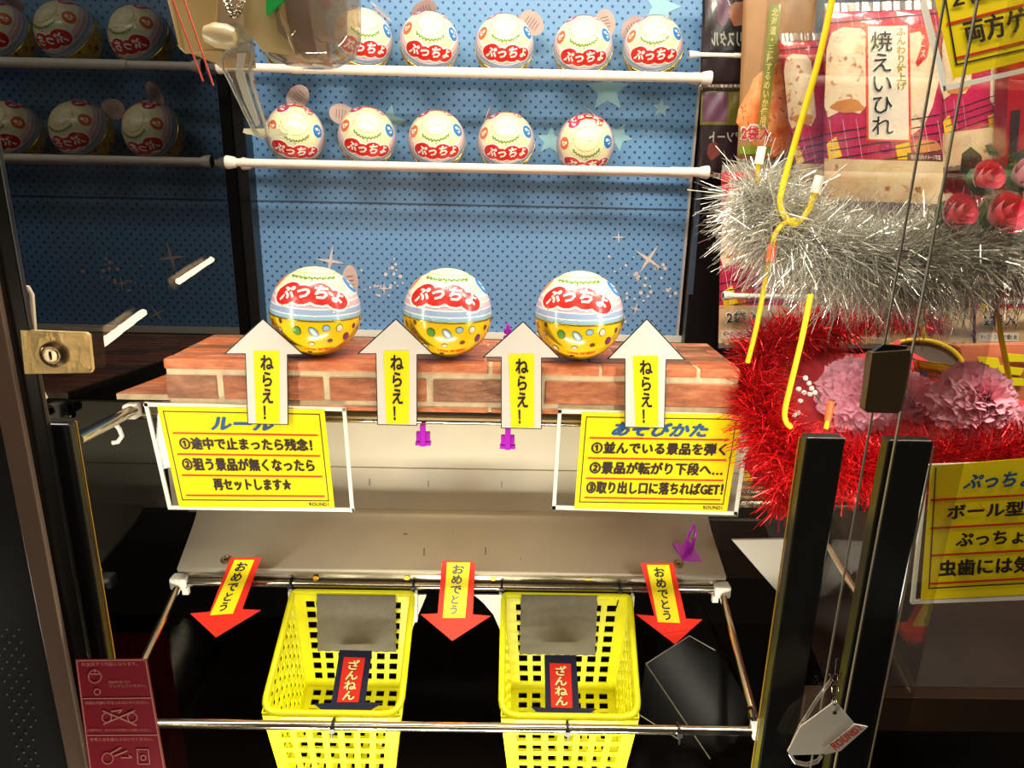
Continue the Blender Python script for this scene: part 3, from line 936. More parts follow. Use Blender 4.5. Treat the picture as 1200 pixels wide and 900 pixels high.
def basket(bpx, fpx, label, plate_px):
    YBk, YFr = YR0 - .010, YR1 + .012
    zbk, zfr = zr0 - .006, zr1 + .006
    x0b, x1b = P(bpx[0], 697, YBk).x, P(bpx[1], 697, YBk).x
    x0f, x1f = P(fpx[0], 822, YFr).x, P(fpx[1], 822, YFr).x
    dep = .125
    rim = [Vector((x0b, YBk, zbk)), Vector((x1b, YBk, zbk)), Vector((x1f, YFr, zfr)), Vector((x0f, YFr, zfr))]
    zb = zfr - .088
    t = .013
    bot = [Vector((x0b + t, YBk - .010, zb + .004)), Vector((x1b - t, YBk - .010, zb + .004)), Vector((x1f - t, YFr + .012, zb - .030)), Vector((x0f + t, YFr + .012, zb - .030))]
    root = empty('yellow_basket', (bot[0] + bot[2]) / 2, label, 'basket', 'yellow plastic baskets under the chute')
    names = [('back_wall', 0, 1, 7, 8), ('right_wall', 1, 2, 9, 8), ('front_wall', 2, 3, 7, 6), ('left_wall', 3, 0, 9, 8)]
    for nm, i, j, nu, nv in names:
        mb = MB()
        # front wall: leave the middle of the top row to a carry slot
        perf(mb, rim[i], rim[j], bot[j], bot[i], nu, nv, mu=.07, mv=.07, skip=(lambda a, b: b == 0 and 2 <= a <= 4) if nm == 'front_wall' else (lambda a, b: False))
        o = mb.build(nm, yellow_bk, root); s = o.modifiers.new('thick', 'SOLIDIFY'); s.thickness = .0018; s.offset = 0
    mb = MB(); perf(mb, bot[0], bot[1], bot[2], bot[3], 7, 9, .05, .02, .62)
    o = mb.build('bottom', yellow_bk, root); s = o.modifiers.new('thick', 'SOLIDIFY'); s.thickness = .002; s.offset = 0
    # rolled rim with rounded corners
    ring = []
    for k in range(4):
        p, a, b = rim[k], rim[k - 1], rim[(k + 1) % 4]
        r = .020 if k in (2, 3) else .006
        d1 = (a - p).normalized(); d2 = (b - p).normalized()
        for t_ in (0, .25, .5, .75, 1):
            q = (p + d1 * r) * (1 - t_) ** 2 + p * 2 * t_ * (1 - t_) + (p + d2 * r) * t_ ** 2
            ring.append(q)
    MB().tube(ring, .0042, 10, closed=True).build('rim', yellow_bk, root, smooth=True)
    # flange just under rim
    fl_ = MB()
    n = len(ring)
    for k in range(n):
        a, b = ring[k], ring[(k + 1) % n]
        fl_.add([a, b, b - Vector((0, 0, .012)), a - Vector((0, 0, .012))], [(0, 1, 2, 3)])
    o = fl_.build('rim_skirt', yellow_bk, root); s = o.modifiers.new('thick', 'SOLIDIFY'); s.thickness = .0015; s.offset = 0
    # white side grips
    for xx in (x0b - .004, x1b + .004):
        MB().box((xx - .002, YBk - .006, zbk - .042), (xx + .002, YBk + .004, zbk + .004)).build('side_bracket', white_pl, root, bevel=.0015)
    # corrugated grey plate hung inside the back wall
    l, r, bt = plate_px
    a = P(l, 697, YBk - .006); b = P(r, 697, YBk - .006)
    zt_, zb_ = a.z, P(l, bt, YBk - .014).z
    pts = []
    N = 16
    for k in range(N + 1): pts.append((a.x + (b.x - a.x) * k / N, (zb_ + (.0012 if k % 2 else 0))))
    poly = [(a.x, zt_), (b.x, zt_)]
    for k in range(10): poly.append((b.x + (.0012 if k % 2 else -.0004), zt_ + (zb_ - zt_) * (k + .5) / 10))
    poly += [(x, z) for x, z in reversed(pts)]
    for k in range(9, -1, -1): poly.append((a.x - (.0012 if k % 2 else -.0004), zt_ + (zb_ - zt_) * (k + .5) / 10))
    def yy(z): return YBk - .005 - .010 * (zt_ - z) / max(.001, zt_ - zb_)
    MB().prism([(x, yy(z), z) for x, z in poly], (0, -.0015, 0)).build('grey_plate', mat('grey_foam_sheet', (108, 100, 86), .6, noise=.1, nscale=120), root)
    return root


basket((344, 484), (306, 468), 'yellow perforated plastic basket, left of the two under the chute', (371, 463, 762))
basket((590, 738), (588, 750), 'yellow perforated plastic basket, right of the two under the chute', (611, 700, 766))


def hang_arrow(name, out, yq, text, Yf, label, m, sm, tm, cat='arrow', group=None, tq=None):
    root = empty(name, P(sum(p[0] for p in out) / len(out), max(p[1] for p in out), Yof(Yf)(out[0][0], max(p[1] for p in out))), label, cat, group)
    px_prism(MB(), out, Yf, .0006).build('arrow_card', m, root)
    st = px_prism(MB(), yq, Yf, .0002, dy=-.0006).build('strip', sm, root)
    px_text(MB(), text, tq or subquad(yq, .2, .05, .8, .95), Yf, dy=-.0010, bold=.03, vertical=True).build('lettering', tm, st)
    return root


YO = .805
rg = 'red congratulation arrows on the rod'
hang_arrow('red_arrow', [(270, 654), (306, 653), (284, 714), (306, 715), (253, 747), (223, 719), (246, 717)], [(275, 656), (298, 656), (273, 719), (246, 721)], 'おめでとう', YO, 'red down arrow slanting left, left end of the chute rod', red_paper, yellow_paper, ink_blk, group=rg, tq=[(278, 659), (292, 659), (266, 716), (254, 717)])
hang_arrow('red_arrow', [(518, 657), (557, 659), (554, 720), (575, 722), (530, 751), (493, 720), (513, 719)], [(524, 659), (551, 659), (545, 724), (519, 724)], 'おめでとう', YO, 'red down arrow hanging straight in the middle of the chute rod', red_paper, yellow_paper, ink_blk, group=rg, tq=[(530, 662), (545, 662), (537, 720), (526, 720)])
hang_arrow('red_arrow', [(751, 660), (789, 660), (804, 725), (823, 726), (791, 755), (745, 720), (767, 722)], [(758, 662), (784, 662), (797, 730), (771, 729)], 'おめでとう', YO, 'red down arrow slanting right, right end of the chute rod', red_paper, yellow_paper, ink_blk, group=rg, tq=[(765, 665), (778, 665), (789, 727), (777, 727)])
Yb = plane_y((400, 762, .800), (440, 762, .800), (410, 838, .695))
navy_red = mat('bright_red_strip', (214, 40, 26), .4)
ink_y = mat('cream_yellow_ink', (244, 222, 150), .5)
def blue_arrow(dx, sgn, label):
    if sgn > 0:
        out = [(398, 762), (436, 763), (428, 823), (449, 824), (428, 836), (384, 838), (368, 825), (388, 824)]
        yq = [(403, 770), (428, 771), (420, 823), (395, 823)]
    else:
        out = [(638, 768), (675, 768), (679, 830), (699, 831), (677, 846), (640, 846), (622, 828), (639, 830)]
        yq = [(644, 777), (669, 778), (671, 830), (646, 829)]
    r = hang_arrow('navy_arrow', out, yq, 'ざんねん', Yb, label, navy_paper, navy_red, ink_y, group='navy losing arrows in the baskets')
    t = MB(); px_text(t, 'ざんねん', subquad(yq, .2, .05, .8, .95), Yb, dy=-.0008, bold=.07, vertical=True); t.build('lettering_outline', ink_blk, r)
    return r
blue_arrow(0, 1, 'navy arrow with red strip lying in the left yellow basket')
blue_arrow(0, -1, 'navy arrow with red strip lying in the right yellow basket')

# zip ties
def zip_tie(c, r, label, tail=(0, -.004, -.02), ax='X'):
    root = empty('zip_tie', c, label, 'zip tie', 'black zip ties on the rods')
    pts = []
    for k in range(14):
        t = 2 * math.pi * k / 14
        pts.append(Vector(c) + Vector((0, r * math.cos(t), r * math.sin(t))) )
    MB().tube(pts, .0016, 6, closed=True).build('loop', tie_m, root, smooth=True)
    c2 = Vector(c) + Vector((0, -r, 0))
    MB().obox(c2, (.003, 0, 0), (0, .002, 0), (0, 0, .003)).build('head', tie_m, root)
    MB().tube([c2, c2 + Vector(tail) * .5, c2 + Vector(tail)], [.0014, .0012, .0008], 6).build('tail', tie_m, root, smooth=True)


for px, lb, tl_ in [(342, 'left basket at its back left corner', (.004, -.006, -.022)), (485, 'left basket at its back right corner', (.006, -.006, -.024)),
                    (588, 'right basket at its back left corner', (.004, -.006, -.020)), (726, 'right basket at its back right corner', (-.005, -.006, -.022))]:
    zip_tie((P(px, 688, YR0).x, YR0, zr0), .0075, 'black zip tie on the back rod holding the ' + lb, tl_)
for px, lb in [(391, 'in front of the left basket'), (665, 'in front of the right basket'), (795, 'right of the right basket, above a clear sheet')]:
    zip_tie((P(px, 853, YR1).x, YR1, zr1), .0075, 'black zip tie on the front rod ' + lb, (.0, -.002, -.012))
zip_tie((fb - .004, YR1 + .014, zr1 + .010), .0085, 'black zip tie at the right front corner of the rod frame', (-.006, -.004, .020))

# purple clips
def clip(px, py, Y, label, s=1.0, kind=0):
    c = P(px, py, Y) if not kind else on_tray(px, py)
    root = empty('purple_clip', c, label, 'clip', 'purple plastic clips')
    if kind == 0:
        MB().obox(c, (.0085 * s, 0, 0), (0, .003, 0), (0, 0, .006 * s)).build('jaw', purple_pl, root, bevel=.001)
        MB().obox(c + Vector((0, -.003, .002)), (.0035 * s, 0, 0), (0, .003, 0), (0, 0, .014 * s)).build('lever', purple_pl, root, bevel=.001)
        MB().obox(c + Vector((0, 0, -.009)), (.0095 * s, 0, 0), (0, .004, 0), (0, 0, .0025)).build('foot', purple_pl, root, bevel=.0008)
    else:
        MB().obox(c + tn * .0015, (.0135, .0, 0), (0.004, -.014, -.006), tn * .0014).build('base_plate', purple_pl, root, bevel=.0006)
        arc = [c + Vector((-.008, -.012, -.002)), c + Vector((-.005, -.008, .016)), c + Vector((.0, -.002, .034)), c + Vector((.006, .0, .044)), c + Vector((.010, .002, .034)), c + Vector((.008, .002, .014)), c + Vector((.006, .0, .0))]
        MB().tube(arc, .0020, 8).build('loop_handle', purple_pl, root, smooth=True)
        MB().obox(c + Vector((0, -.004, .010)), (.0055, 0, 0), (0, .001, 0), (0, 0, .011)).build('lever', purple_pl, root, bevel=.0006)
    return root


clip(496, 511, .79, 'purple clip under the rail between the left and second arrows')
clip(595, 515, .79, 'purple clip under the rail behind the third arrow')
clip(805, 648, .845, 'purple clip with raised loop lying on the tray at right', kind=1)
clip(595, 388, .90, 'purple clip tip poking up behind the brick block', .6)

# leaning clear sheet at lower right
SHP = plane_y((757, 745, .80), (857, 745, .80), (800, 889, .69))
cs = empty('clear_plastic_sheet', P(830, 880, .70), 'bent clear plastic sheet leaning under the rods at lower right', 'sheet')
clr = clear('scratched_clear_plastic', (236, 234, 228), .006, .2, top=.2)
px_prism(MB(), [(757, 778), (808, 745), (838, 760), (880, 826), (862, 870), (832, 889)], SHP, .0015).build('large_face', clr, cs)
px_prism(MB(), [(748, 835), (757, 778), (832, 889), (790, 866)], SHP, .0015, dy=-.004).build('folded_face', clr, cs)
e_ = MB()
for a, b in [((757, 778), (832, 889)), ((757, 778), (808, 745)), ((750, 838), (795, 866)), ((808, 745), (838, 762))]:
    f = lambda x, y: SHP(x, y) - .003
    e_.tube([P(*a, f(*a)), P(*b, f(*b))], .0006, 6)
e_.build('bright_edge', mat('dim_clear_edge', (120, 114, 100), .3), cs)
px_prism(MB(), [(806, 747), (811, 746), (827, 762), (822, 764)], .785, .001).build('slot_tab', clr, cs)

# reflection of red LED digits in the deck, built as glowing segments
led_refl = empty('led_reflection', P(825, 890, .88), 'reflection of dim red LED digits low behind the rods, built as glowing segments', 'reflection')
px_prism(MB(), [(740, 872), (900, 872), (905, 905), (735, 905)], .90, .01).build('housing', black_gl, led_refl)  # dark backing for the reflected digits
led = mat('reflected_led', (255, 20, 20), .4, emit=.45)
mb = MB()
def seg(x, y, w, h): px_prism(mb, [(x, y), (x + w, y), (x + w, y + h), (x, y + h)], .897, .001)
for x0 in (807, 829):
    seg(x0, 880, 16, 1.8); seg(x0, 890, 16, 1.2); seg(x0, 880, 2, 18); seg(x0 + 14, 880, 2, 18)
seg(777, 882, 2, 12); seg(738, 880, 1.8, 10)
mb.build('digits', led, led_refl)

# faint thin line low in the deck
struct(MB().box((-.6, .98, ZF + .30), (.45, .985, ZF + .302)).build('trim_4', mat('dull_edge_line', (90, 80, 66), .5)))

# ================================================================== FRONT OF THE CABINET
YF = .47
# left: outer frame (black), metal strip, short black post
def vquad(x0, y0, x1, y1, Y):  # vertical world edge through px
    pass
def vbox(pxl, pxr, ytop, Y0, Y1, zb, zt_=None, yref=None):
    yref = yref or ytop
    a = P(pxl, yref, Y0); b = P(pxr, yref, Y0)
    return (a.x, Y0, zb), (b.x, Y1, zt_ if zt_ is not None else P(pxl, ytop, Y0).z)
a, b = vbox(20, 46, 450, .462, .467, .6, 2.3, 450); struct(MB().box(a, b).build('trim_5', black_m, bevel=.001))
a2, b2 = vbox(-10, 17, 450, .455, .460, .6, 2.3, 450); struct(MB().box(a2, b2).build('trim_6', silver_strip, bevel=.001))
a, b = vbox(49, 80, 497, .472, .480, .6); 
o = struct(MB().box(a, b).build('trim_7', black_m, bevel=.0015))
eg = mat('lit_edge', (150, 110, 30), .4)  # amber colour paints the light caught along the post edges
MB().box((b[0] - .0002, .4795, .6), (b[0] + .0010, .4805, b[2])).build('lit_edge', eg, o)
# right: two short posts
a, b = vbox(946, 992, 513, .50, .512, .6); o1 = struct(MB().box(a, b).build('trim_8', black_m, bevel=.0015))
MB().box((a[0] - .0008, .5115, .6), (a[0] + .0002, .5130, b[2] - .004)).build('lit_edge', eg, o1)
a, b = vbox(1042, 1095, 516, .50, .512, .6); o2 = struct(MB().box(a, b).build('trim_9', black_m, bevel=.0015))
MB().box((b[0] - .0004, .4985, .6), (b[0] + .0006, .4995, b[2] - .004)).build('lit_edge', mat('dull_edge', (110, 100, 80), .4), o2)
for oo, px in ((o1, 966), (o2, 1068)):
    MB().lathe(P(px, 524, .4995), [(.003, 0), (.003, .0006), (.0001, .0008)], axis=(0, -1, 0), n=12).build('screw_cap', black_m, oo)

# sliding front glass, two panes, with visible ground edges
xe1 = P(1054, 300, YF).x; xe2 = P(1091, 300, YF + .012).x
gz0, gz1 = .62, 2.2
g1 = MB(); x0 = b2[0] + .03; g1.add([(x0, YF, gz0), (xe1, YF, gz0), (xe1, YF, gz1), (x0, YF, gz1)], [(0, 1, 2, 3)]); pane1 = struct(g1.build('window_3', glass_front))
MB().box((xe1, YF - .0002, gz0), (xe1 + .0011, YF + .0014, gz1)).build('glass_edge', glass_edge, pane1)
g2 = MB(); g2.add([(xe2, YF + .012, gz0), (1.2, YF + .012, gz0), (1.2, YF + .012, gz1), (xe2, YF + .012, gz1)], [(0, 1, 2, 3)]); pane2 = struct(g2.build('window_4', glass_front))
MB().box((xe2 - .0010, YF + .0115, gz0), (xe2, YF + .0135, gz1)).build('glass_edge', glass_edge, pane2)
# clamp
cl = empty('glass_clamp', P(1040, 483, YF - .008), 'dark bronze clamp block gripping the glass edge in front of the flowers', 'clamp')
bronze = mat('bronze_block', (88, 70, 48), .4, metal=.3, noise=.1)
px_prism(MB(), [(1023, 414), (1066, 411), (1068, 415), (1056, 481), (1052, 484), (1016, 483), (1013, 480)], YF - .008, .007).build('body', bronze, cl, bevel=.0008)
px_prism(MB(), [(1024, 412), (1062, 410), (1064, 406), (1036, 404)], YF - .004, .004).build('top_lip', black_m, cl)
px_prism(MB(), [(1018, 414), (1026, 414), (1016, 483), (1011, 480)], YF - .003, .004).build('side_lip', black_m, cl)

# lock plate on the left
lk = empty('lock_plate', P(66, 438, .462), 'brass lock plate with key cylinder on the left door edge', 'lock')
px_prism(MB(), [(24, 387), (100, 390), (104, 393), (108, 433), (106, 437), (29, 438)], .4615, .003).build('plate', gold_m, lk, bevel=.001)
kc = P(64, 415, .4615)
MB().lathe(kc, [(.0085, 0), (.0088, .003), (.0070, .0045), (.0062, .0035), (.0001, .0035)], axis=(0, -1, 0), n=28).build('cylinder_ring', mat('worn_steel', (150, 130, 100), .25, metal=1), lk, smooth=True)
key = MB().lathe(kc + Vector((0, -.0036, 0)), [(.0045, 0), (.0045, .001), (.0001, .001)], axis=(0, -1, 0), n=20).build('key_plug', chrome, lk)
MB().obox(kc + Vector((0, -.0049, 0)), (.0006, 0, 0), (0, .0003, 0), (0, 0, .0028)).build('key_slot', ink_blk, key)
# white door pull behind
dp = empty('door_pull', P(30, 490, .50), 'pale looped pull behind the brass lock plate', 'handle')
MB().tube([P(19, 338, .50), P(33, 337, .50), P(37, 345, .50), P(41, 400, .5), P(47, 455, .5), P(53, 466, .5), P(48, 471, .5), P(42, 468, .5), P(34, 420, .5), P(24, 345, .5)], .0018, 8, closed=True).build('loop', mat('ivory_plastic', (190, 176, 150), .4), dp, smooth=True)

# perforated speaker-like panel low left
pf = empty('perforated_panel', P(20, 890, .43), 'black perforated panel at the lower left outside the cabinet', 'panel')
a = P(-220, 560, .4605); b_ = P(66, 905, .4605)
MB().box((a.x, .4605, b_.z - .05), (P(64, 800, .4605).x, .4615, 2.3)).build('sheet', mat('matte_black_sheet', (12, 10, 9), .6), pf)
dm = MB()
for j in range(24):
    for i in range(5):
        x = -6 + i * 14 + (7 if j % 2 else 0) + j * 1.4; y = 738 + j * 7.6
        if x > 22 + (y - 700) * .14 or x < -4: continue
        px_prism(dm, [(x + 1.1 * math.cos(t * math.pi / 3), y + 1.1 * math.sin(t * math.pi / 3)) for t in range(6)], .460, .0003)
tag(dm.build('holes', mat('hole_grey', (120, 112, 100), .5), pf), kind='stuff')  # holes drawn as small grey discs

# red instruction sticker
YK = .4535
sk = empty('red_sticker', P(140, 900, YK), 'dark red instruction sticker in three boxes on the front glass, lower left', 'sticker')
q = [(88, 773), (172, 772), (204, 960), (112, 960)]
px_prism(MB(), q, YK, .0003).build('sheet', mat('crimson_film', (150, 22, 42), .4), sk)
pk = mat('pink_line_ink', (216, 140, 130), .5)
ln = MB()
px_frame(ln, subquad(q, .01, .005, .985, .99), 1.2, YK, .0001, dy=-.0002)
for v in (.245, .475, .72): px_prism(ln, subquad(q, .02, v - .003, .98, v + .003), YK, .0001, dy=-.0002)
ln.build('box_lines', pk, sk)
for s, qq in [('料金投下で可能になります。', (.08, .018, .86, .042)), ('景品を取り出してから', (.42, .135, .72, .152)), ('プレイしてください。', (.42, .158, .93, .176)),
              ('機械の内部に手を入れないでください。', (.06, .262, .92, .282)), ('ご遊戯中は、まわりのお客様にご注意ください。', (.04, .435, .88, .450)), ('手荒く台を揺らさないでください。', (.06, .49, .90, .512))]:
    px_text(MB(), s, subquad(q, *qq), YK, dy=-.0003, bold=.01).build('lettering', pk, sk)
ic = MB()
def ring_px(cx, cy, r, w):
    for k in range(16):
        a0, a1 = 2 * math.pi * k / 16, 2 * math.pi * (k + 1) / 16
        px_prism(ic, [(cx + r * math.cos(a0), cy + r * math.sin(a0)), (cx + r * math.cos(a1), cy + r * math.sin(a1)), (cx + (r - w) * math.cos(a1), cy + (r - w) * math.sin(a1)), (cx + (r - w) * math.cos(a0), cy + (r - w) * math.sin(a0))], YK, .0001, dy=-.0003)
def line_px(a, b, w=1.2):
    L = math.hypot(b[0] - a[0], b[1] - a[1]); nx, ny = -(b[1] - a[1]) / L * w / 2, (b[0] - a[0]) / L * w / 2
    px_prism(ic, [(a[0] + nx, a[1] + ny), (b[0] + nx, b[1] + ny), (b[0] - nx, b[1] - ny), (a[0] - nx, a[1] - ny)], YK, .0001, dy=-.0003)
ring_px(111, 793, 8, 1); line_px((104, 790), (118, 790)); line_px((111, 784), (111, 788)); ring_px(114, 811, 4, 1)
ic.build('pictogram', pk, sk); ic = MB()
line_px((120, 833), (160, 850), 1.6); line_px((121, 849), (158, 833), 1.6); ring_px(125, 841, 6, 1); ring_px(155, 841, 6, 1); line_px((130, 834), (143, 832), 1.5); line_px((143, 832), (139, 836), 1.5)
ic.build('pictogram', pk, sk); ic = MB()
line_px((128, 884), (142, 876), 1.6); line_px((134, 886), (149, 880), 1.6); ring_px(126, 889, 7, 1); line_px((142, 888), (155, 888), 1.2); line_px((155, 888), (151, 885), 1.2)
px_frame(ic, [(160, 878), (174, 878), (176, 896), (161, 896)], 1, YK, .0001, dy=-.0003); ring_px(168, 888, 3.5, 1)
ic.build('pictogram', pk, sk)

# tag on a coiled key cord
YC = .478 - .02
kt = empty('hanging_card_tag', P(965, 890, YC), 'white folded card tag on a metal clasp and clear coil, lower right', 'tag')
px_prism(MB(), [(979, 822), (1002, 849), (960, 884), (928, 885), (923, 881), (938, 852)], YC, .0012).build('card', mat('off_white_card', (205, 196, 180), .45), kt)
px_prism(MB(), [(1002, 849), (1017, 852), (985, 880), (968, 884), (960, 883)], YC - .002, .0012).build('folded_face', mat('card_inside', (190, 182, 172), .45), kt)
tq = MB(); px_text(tq, 'ROUND1', [(972, 872), (1005, 850), (1011, 855), (980, 880)], YC - .002, dy=-.0004, bold=.03); tq.build('red_lettering', ink_red, kt)
MB().lathe(P(978, 835, YC - .0004), [(.0018, 0), (.0018, .0005), (.0009, .0006)], axis=(0, -1, 0), n=12).build('eyelet', satin, kt)
ch = MB()
for (x, y, r) in [(979, 808, 4.2), (978, 822, 2.8), (979, 795, 3.2)]:
    ch.tube([P(x + r * math.cos(t * math.pi / 6), y + r * 1.5 * math.sin(t * math.pi / 6), YC - .003) for t in range(12)], .0005, 6, closed=True)
ch.tube([P(972, 790, YC - .003), P(975, 796, YC - .003), P(979, 790, YC - .003), P(984, 795, YC - .003), P(986, 788, YC - .003)], .0006, 6)
ch.build('chain_and_clasp', chrome, kt, smooth=True)
MB().tube([P(981, 772, YC), P(980, 790, YC - .002)], .0012, 8).build('black_strap', tie_m, kt)
coil_m = clear('clear_coil', (235, 230, 220), .15, .1, body=.45, bodycol=(190, 180, 165))
pts = []
path = [(974, 797), (966, 808), (956, 822), (946, 838), (938, 850), (930, 868), (926, 884), (932, 893), (945, 896), (958, 892), (963, 885)]
for k in range(len(path) - 1):
    for t in range(24):
        x, y = lerp2(path[k], path[k + 1], t / 24); a_ = (k * 24 + t) * 2 * math.pi / 4
        p = P(x, y, YC + .006); pts.append(p + Vector((math.cos(a_), math.sin(a_) * .8, math.sin(a_))) * .0014)
MB().tube(pts, .0004, 4).build('coil', coil_m, kt)

# ================================================================== CLAW UNIT
YW = .62
cw = empty('claw_unit', P(320, 60, YW), 'tan and clear plastic claw unit at the top left', 'claw')
tan = mat('tan_plastic', (158, 132, 82), .35, noise=.04)
px_prism(MB(), [(193, -70), (262, -70), (255, 30), (262, 45), (262, 60), (218, 60), (211, 55), (205, 30), (190, -30)], YW, .07).build('left_housing', tan, cw, bevel=.004)
px_prism(MB(), [(285, -70), (318, -70), (330, 20), (341, 60), (310, 56), (290, 30), (284, 10)], YW - .01, .05).build('front_cowl', mat('light_tan_plastic', (176, 152, 104), .3), cw, bevel=.003)
px_prism(MB(), [(318, -70), (350, -70), (362, 10), (368, 62), (341, 60), (330, 20)], YW + .005, .05).build('brown_cowl', mat('brown_tinted_plastic', (128, 84, 62), .3), cw, bevel=.003)
clear_cup = clear('clear_cup', (226, 220, 210), .12, .02, body=.16, bodycol=(210, 192, 172), top=1.0)
mb = MB(); c0 = P(362, 0, YW + .02)
mb.lathe(c0 + Vector((.0, 0, -.052)), [(.0001, 0), (.022, .001), (.036, .008), (.042, .022), (.043, .045), (.043, .12)], axis=(0, 0, 1), n=36, sx=1.0, sy=.8)
mb.build('clear_cup', clear_cup, cw, smooth=True)
mb = MB(); mb.lathe(c0 + Vector((.018, -.01, -.034)), [(.0001, 0), (.010, .001), (.015, .006), (.016, .03), (.016, .1)], n=24); mb.build('inner_cup', clear_cup, cw, smooth=True)
px_prism(MB(), [(372, -40), (390, -40), (386, 8), (378, 12), (374, 4)], YW + .03, .006).build('magenta_trim', mat('magenta_film', (190, 60, 130), .4), cw)
px_prism(MB(), [(311, -30), (335, -30), (332, 0), (312, 18)], YW - .016, .004).build('green_flag', mat('green_sheet', (10, 150, 60), .35), cw)
MB().lathe(P(258, 42, YW - .01) , [(.0001, -.014), (.006, -.012), (.0095, -.004), (.0095, .006), (.007, .013), (.0001, .015)], axis=(1, 0, -.1), n=20).build('white_knob', mat('milky_knob', (206, 184, 140), .3, trans=.3), cw, smooth=True)
sp = []
for k in range(140):
    t = k / 140; x, y = 262 + 26 * t, -20 + 50 * math.sin(t * math.pi) * .75
    p = P(x, y, YW - .01); a_ = k * 2 * math.pi / 8; sp.append(p + Vector((math.cos(a_), math.sin(a_), math.sin(a_))) * .003)
MB().tube(sp, .0006, 5).build('spring', chrome, cw, smooth=True)
cl_arm = clear('clear_arm', (240, 238, 230), .10, .03, body=.12, bodycol=(220, 214, 200))
MB().lathe(P(280, 45, YW - .006), [(.010, -.006), (.0105, 0), (.010, .006)], axis=(0, 1, 0), n=24).build('pivot', cl_arm, cw, smooth=True)
outer = [(262, 62), (268, 58), (294, 48), (296, 68), (292, 82), (296, 100), (311, 148), (312, 158), (306, 162), (298, 156), (270, 98), (262, 82), (260, 70)]
arm = px_prism(MB(), outer, YW - .004, .008).build('claw_arm', cl_arm, cw, bevel=.001)
eo = MB(); eo.tube([P(x, y, YW - .006) for x, y in outer], .0011, 8, closed=True)
eo.build('arm_rim', mat('bright_clear_rim', (200, 192, 176), .15, trans=.5), arm, smooth=True)
px_prism(MB(), [(278, 62), (288, 62), (284, 80), (290, 102), (304, 145), (300, 148), (286, 118), (276, 88)], YW - .008, .003).build('inner_rib', clear('rib', (230, 226, 214), .1, .05, body=.45, bodycol=(226, 220, 205)), arm)
px_prism(MB(), [(286, 151), (328, 151), (331, 155), (326, 158), (290, 157), (285, 155)], YW - .006, .018).build('claw_tip', mat('ivory_tip', (240, 232, 190), .3), cw, bevel=.001)
# red reflected lines by the claw, built as thin solid tubes
for (a, b, lb) in [((195, -20), (238, 95), 'thin red reflection line built beside the claw, left one'), ((209, -20), (250, 100), 'thin red reflection line built beside the claw, right one')]:
    MB().tube([P(*a, YW - .03), P(*lerp2(a, b, .5), YW - .03), P(*b, YW - .03)], .0008, 6).build('red_reflection', mat('red_reflection', (190, 60, 44), .5), cw, smooth=True)

# tubes of the neighbouring row, mirrored by the front glass
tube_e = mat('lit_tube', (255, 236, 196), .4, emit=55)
hous = mat('lamp_housing', (150, 130, 100), .5, metal=.3)
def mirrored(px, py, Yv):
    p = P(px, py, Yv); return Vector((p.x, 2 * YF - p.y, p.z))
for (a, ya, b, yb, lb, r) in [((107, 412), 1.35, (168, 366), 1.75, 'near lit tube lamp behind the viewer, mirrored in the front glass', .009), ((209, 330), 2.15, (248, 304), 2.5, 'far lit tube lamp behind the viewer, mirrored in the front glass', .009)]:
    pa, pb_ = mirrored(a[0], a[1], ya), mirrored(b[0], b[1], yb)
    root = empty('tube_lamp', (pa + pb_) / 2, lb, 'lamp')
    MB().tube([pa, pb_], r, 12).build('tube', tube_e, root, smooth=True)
    d = (pb_ - pa)
    up = Vector((0, 0, 1))
    back = Vector((0, -1, 0))
    MB().obox((pa + pb_) / 2 + Vector((-r * 3.0, 0, -r)), d * .54, (up.cross(d).normalized()) * .002, up * r * 2.6).build('housing', hous, root)

# ================================================================== NEIGHBOUR COMPARTMENT
def food_mat(name, cols, sc=18, rough=.3):
    m, nt, b = nodes(name)
    tc = nt.nodes.new('ShaderNodeTexCoord')
    n = nt.nodes.new('ShaderNodeTexNoise'); n.inputs['Scale'].default_value = sc; n.inputs['Detail'].default_value = 6
    n2 = nt.nodes.new('ShaderNodeTexNoise'); n2.inputs['Scale'].default_value = sc * 5; n2.inputs['Detail'].default_value = 3
    nt.links.new(tc.outputs['Object'], n.inputs['Vector']); nt.links.new(tc.outputs['Object'], n2.inputs['Vector'])
    c = ramp(nt, n.outputs['Fac'], cols, 'LINEAR')
    cr = ramp(nt, n2.outputs['Fac'], [(.27, (120, 60, 35)), (.34, (205, 150, 110)), (.40, (255, 255, 255))], 'LINEAR')
    mx = nt.nodes.new('ShaderNodeMix'); mx.data_type = 'RGBA'; mx.blend_type = 'MULTIPLY'; mx.inputs[0].default_value = .8
    nt.links.new(c, mx.inputs[6]); nt.links.new(cr, mx.inputs[7]); nt.links.new(mx.outputs[2], b.inputs['Base Color'])
    b.inputs['Roughness'].default_value = rough; b.inputs['Coat Weight'].default_value = .5; b.inputs['Coat Roughness'].default_value = .08
    return m


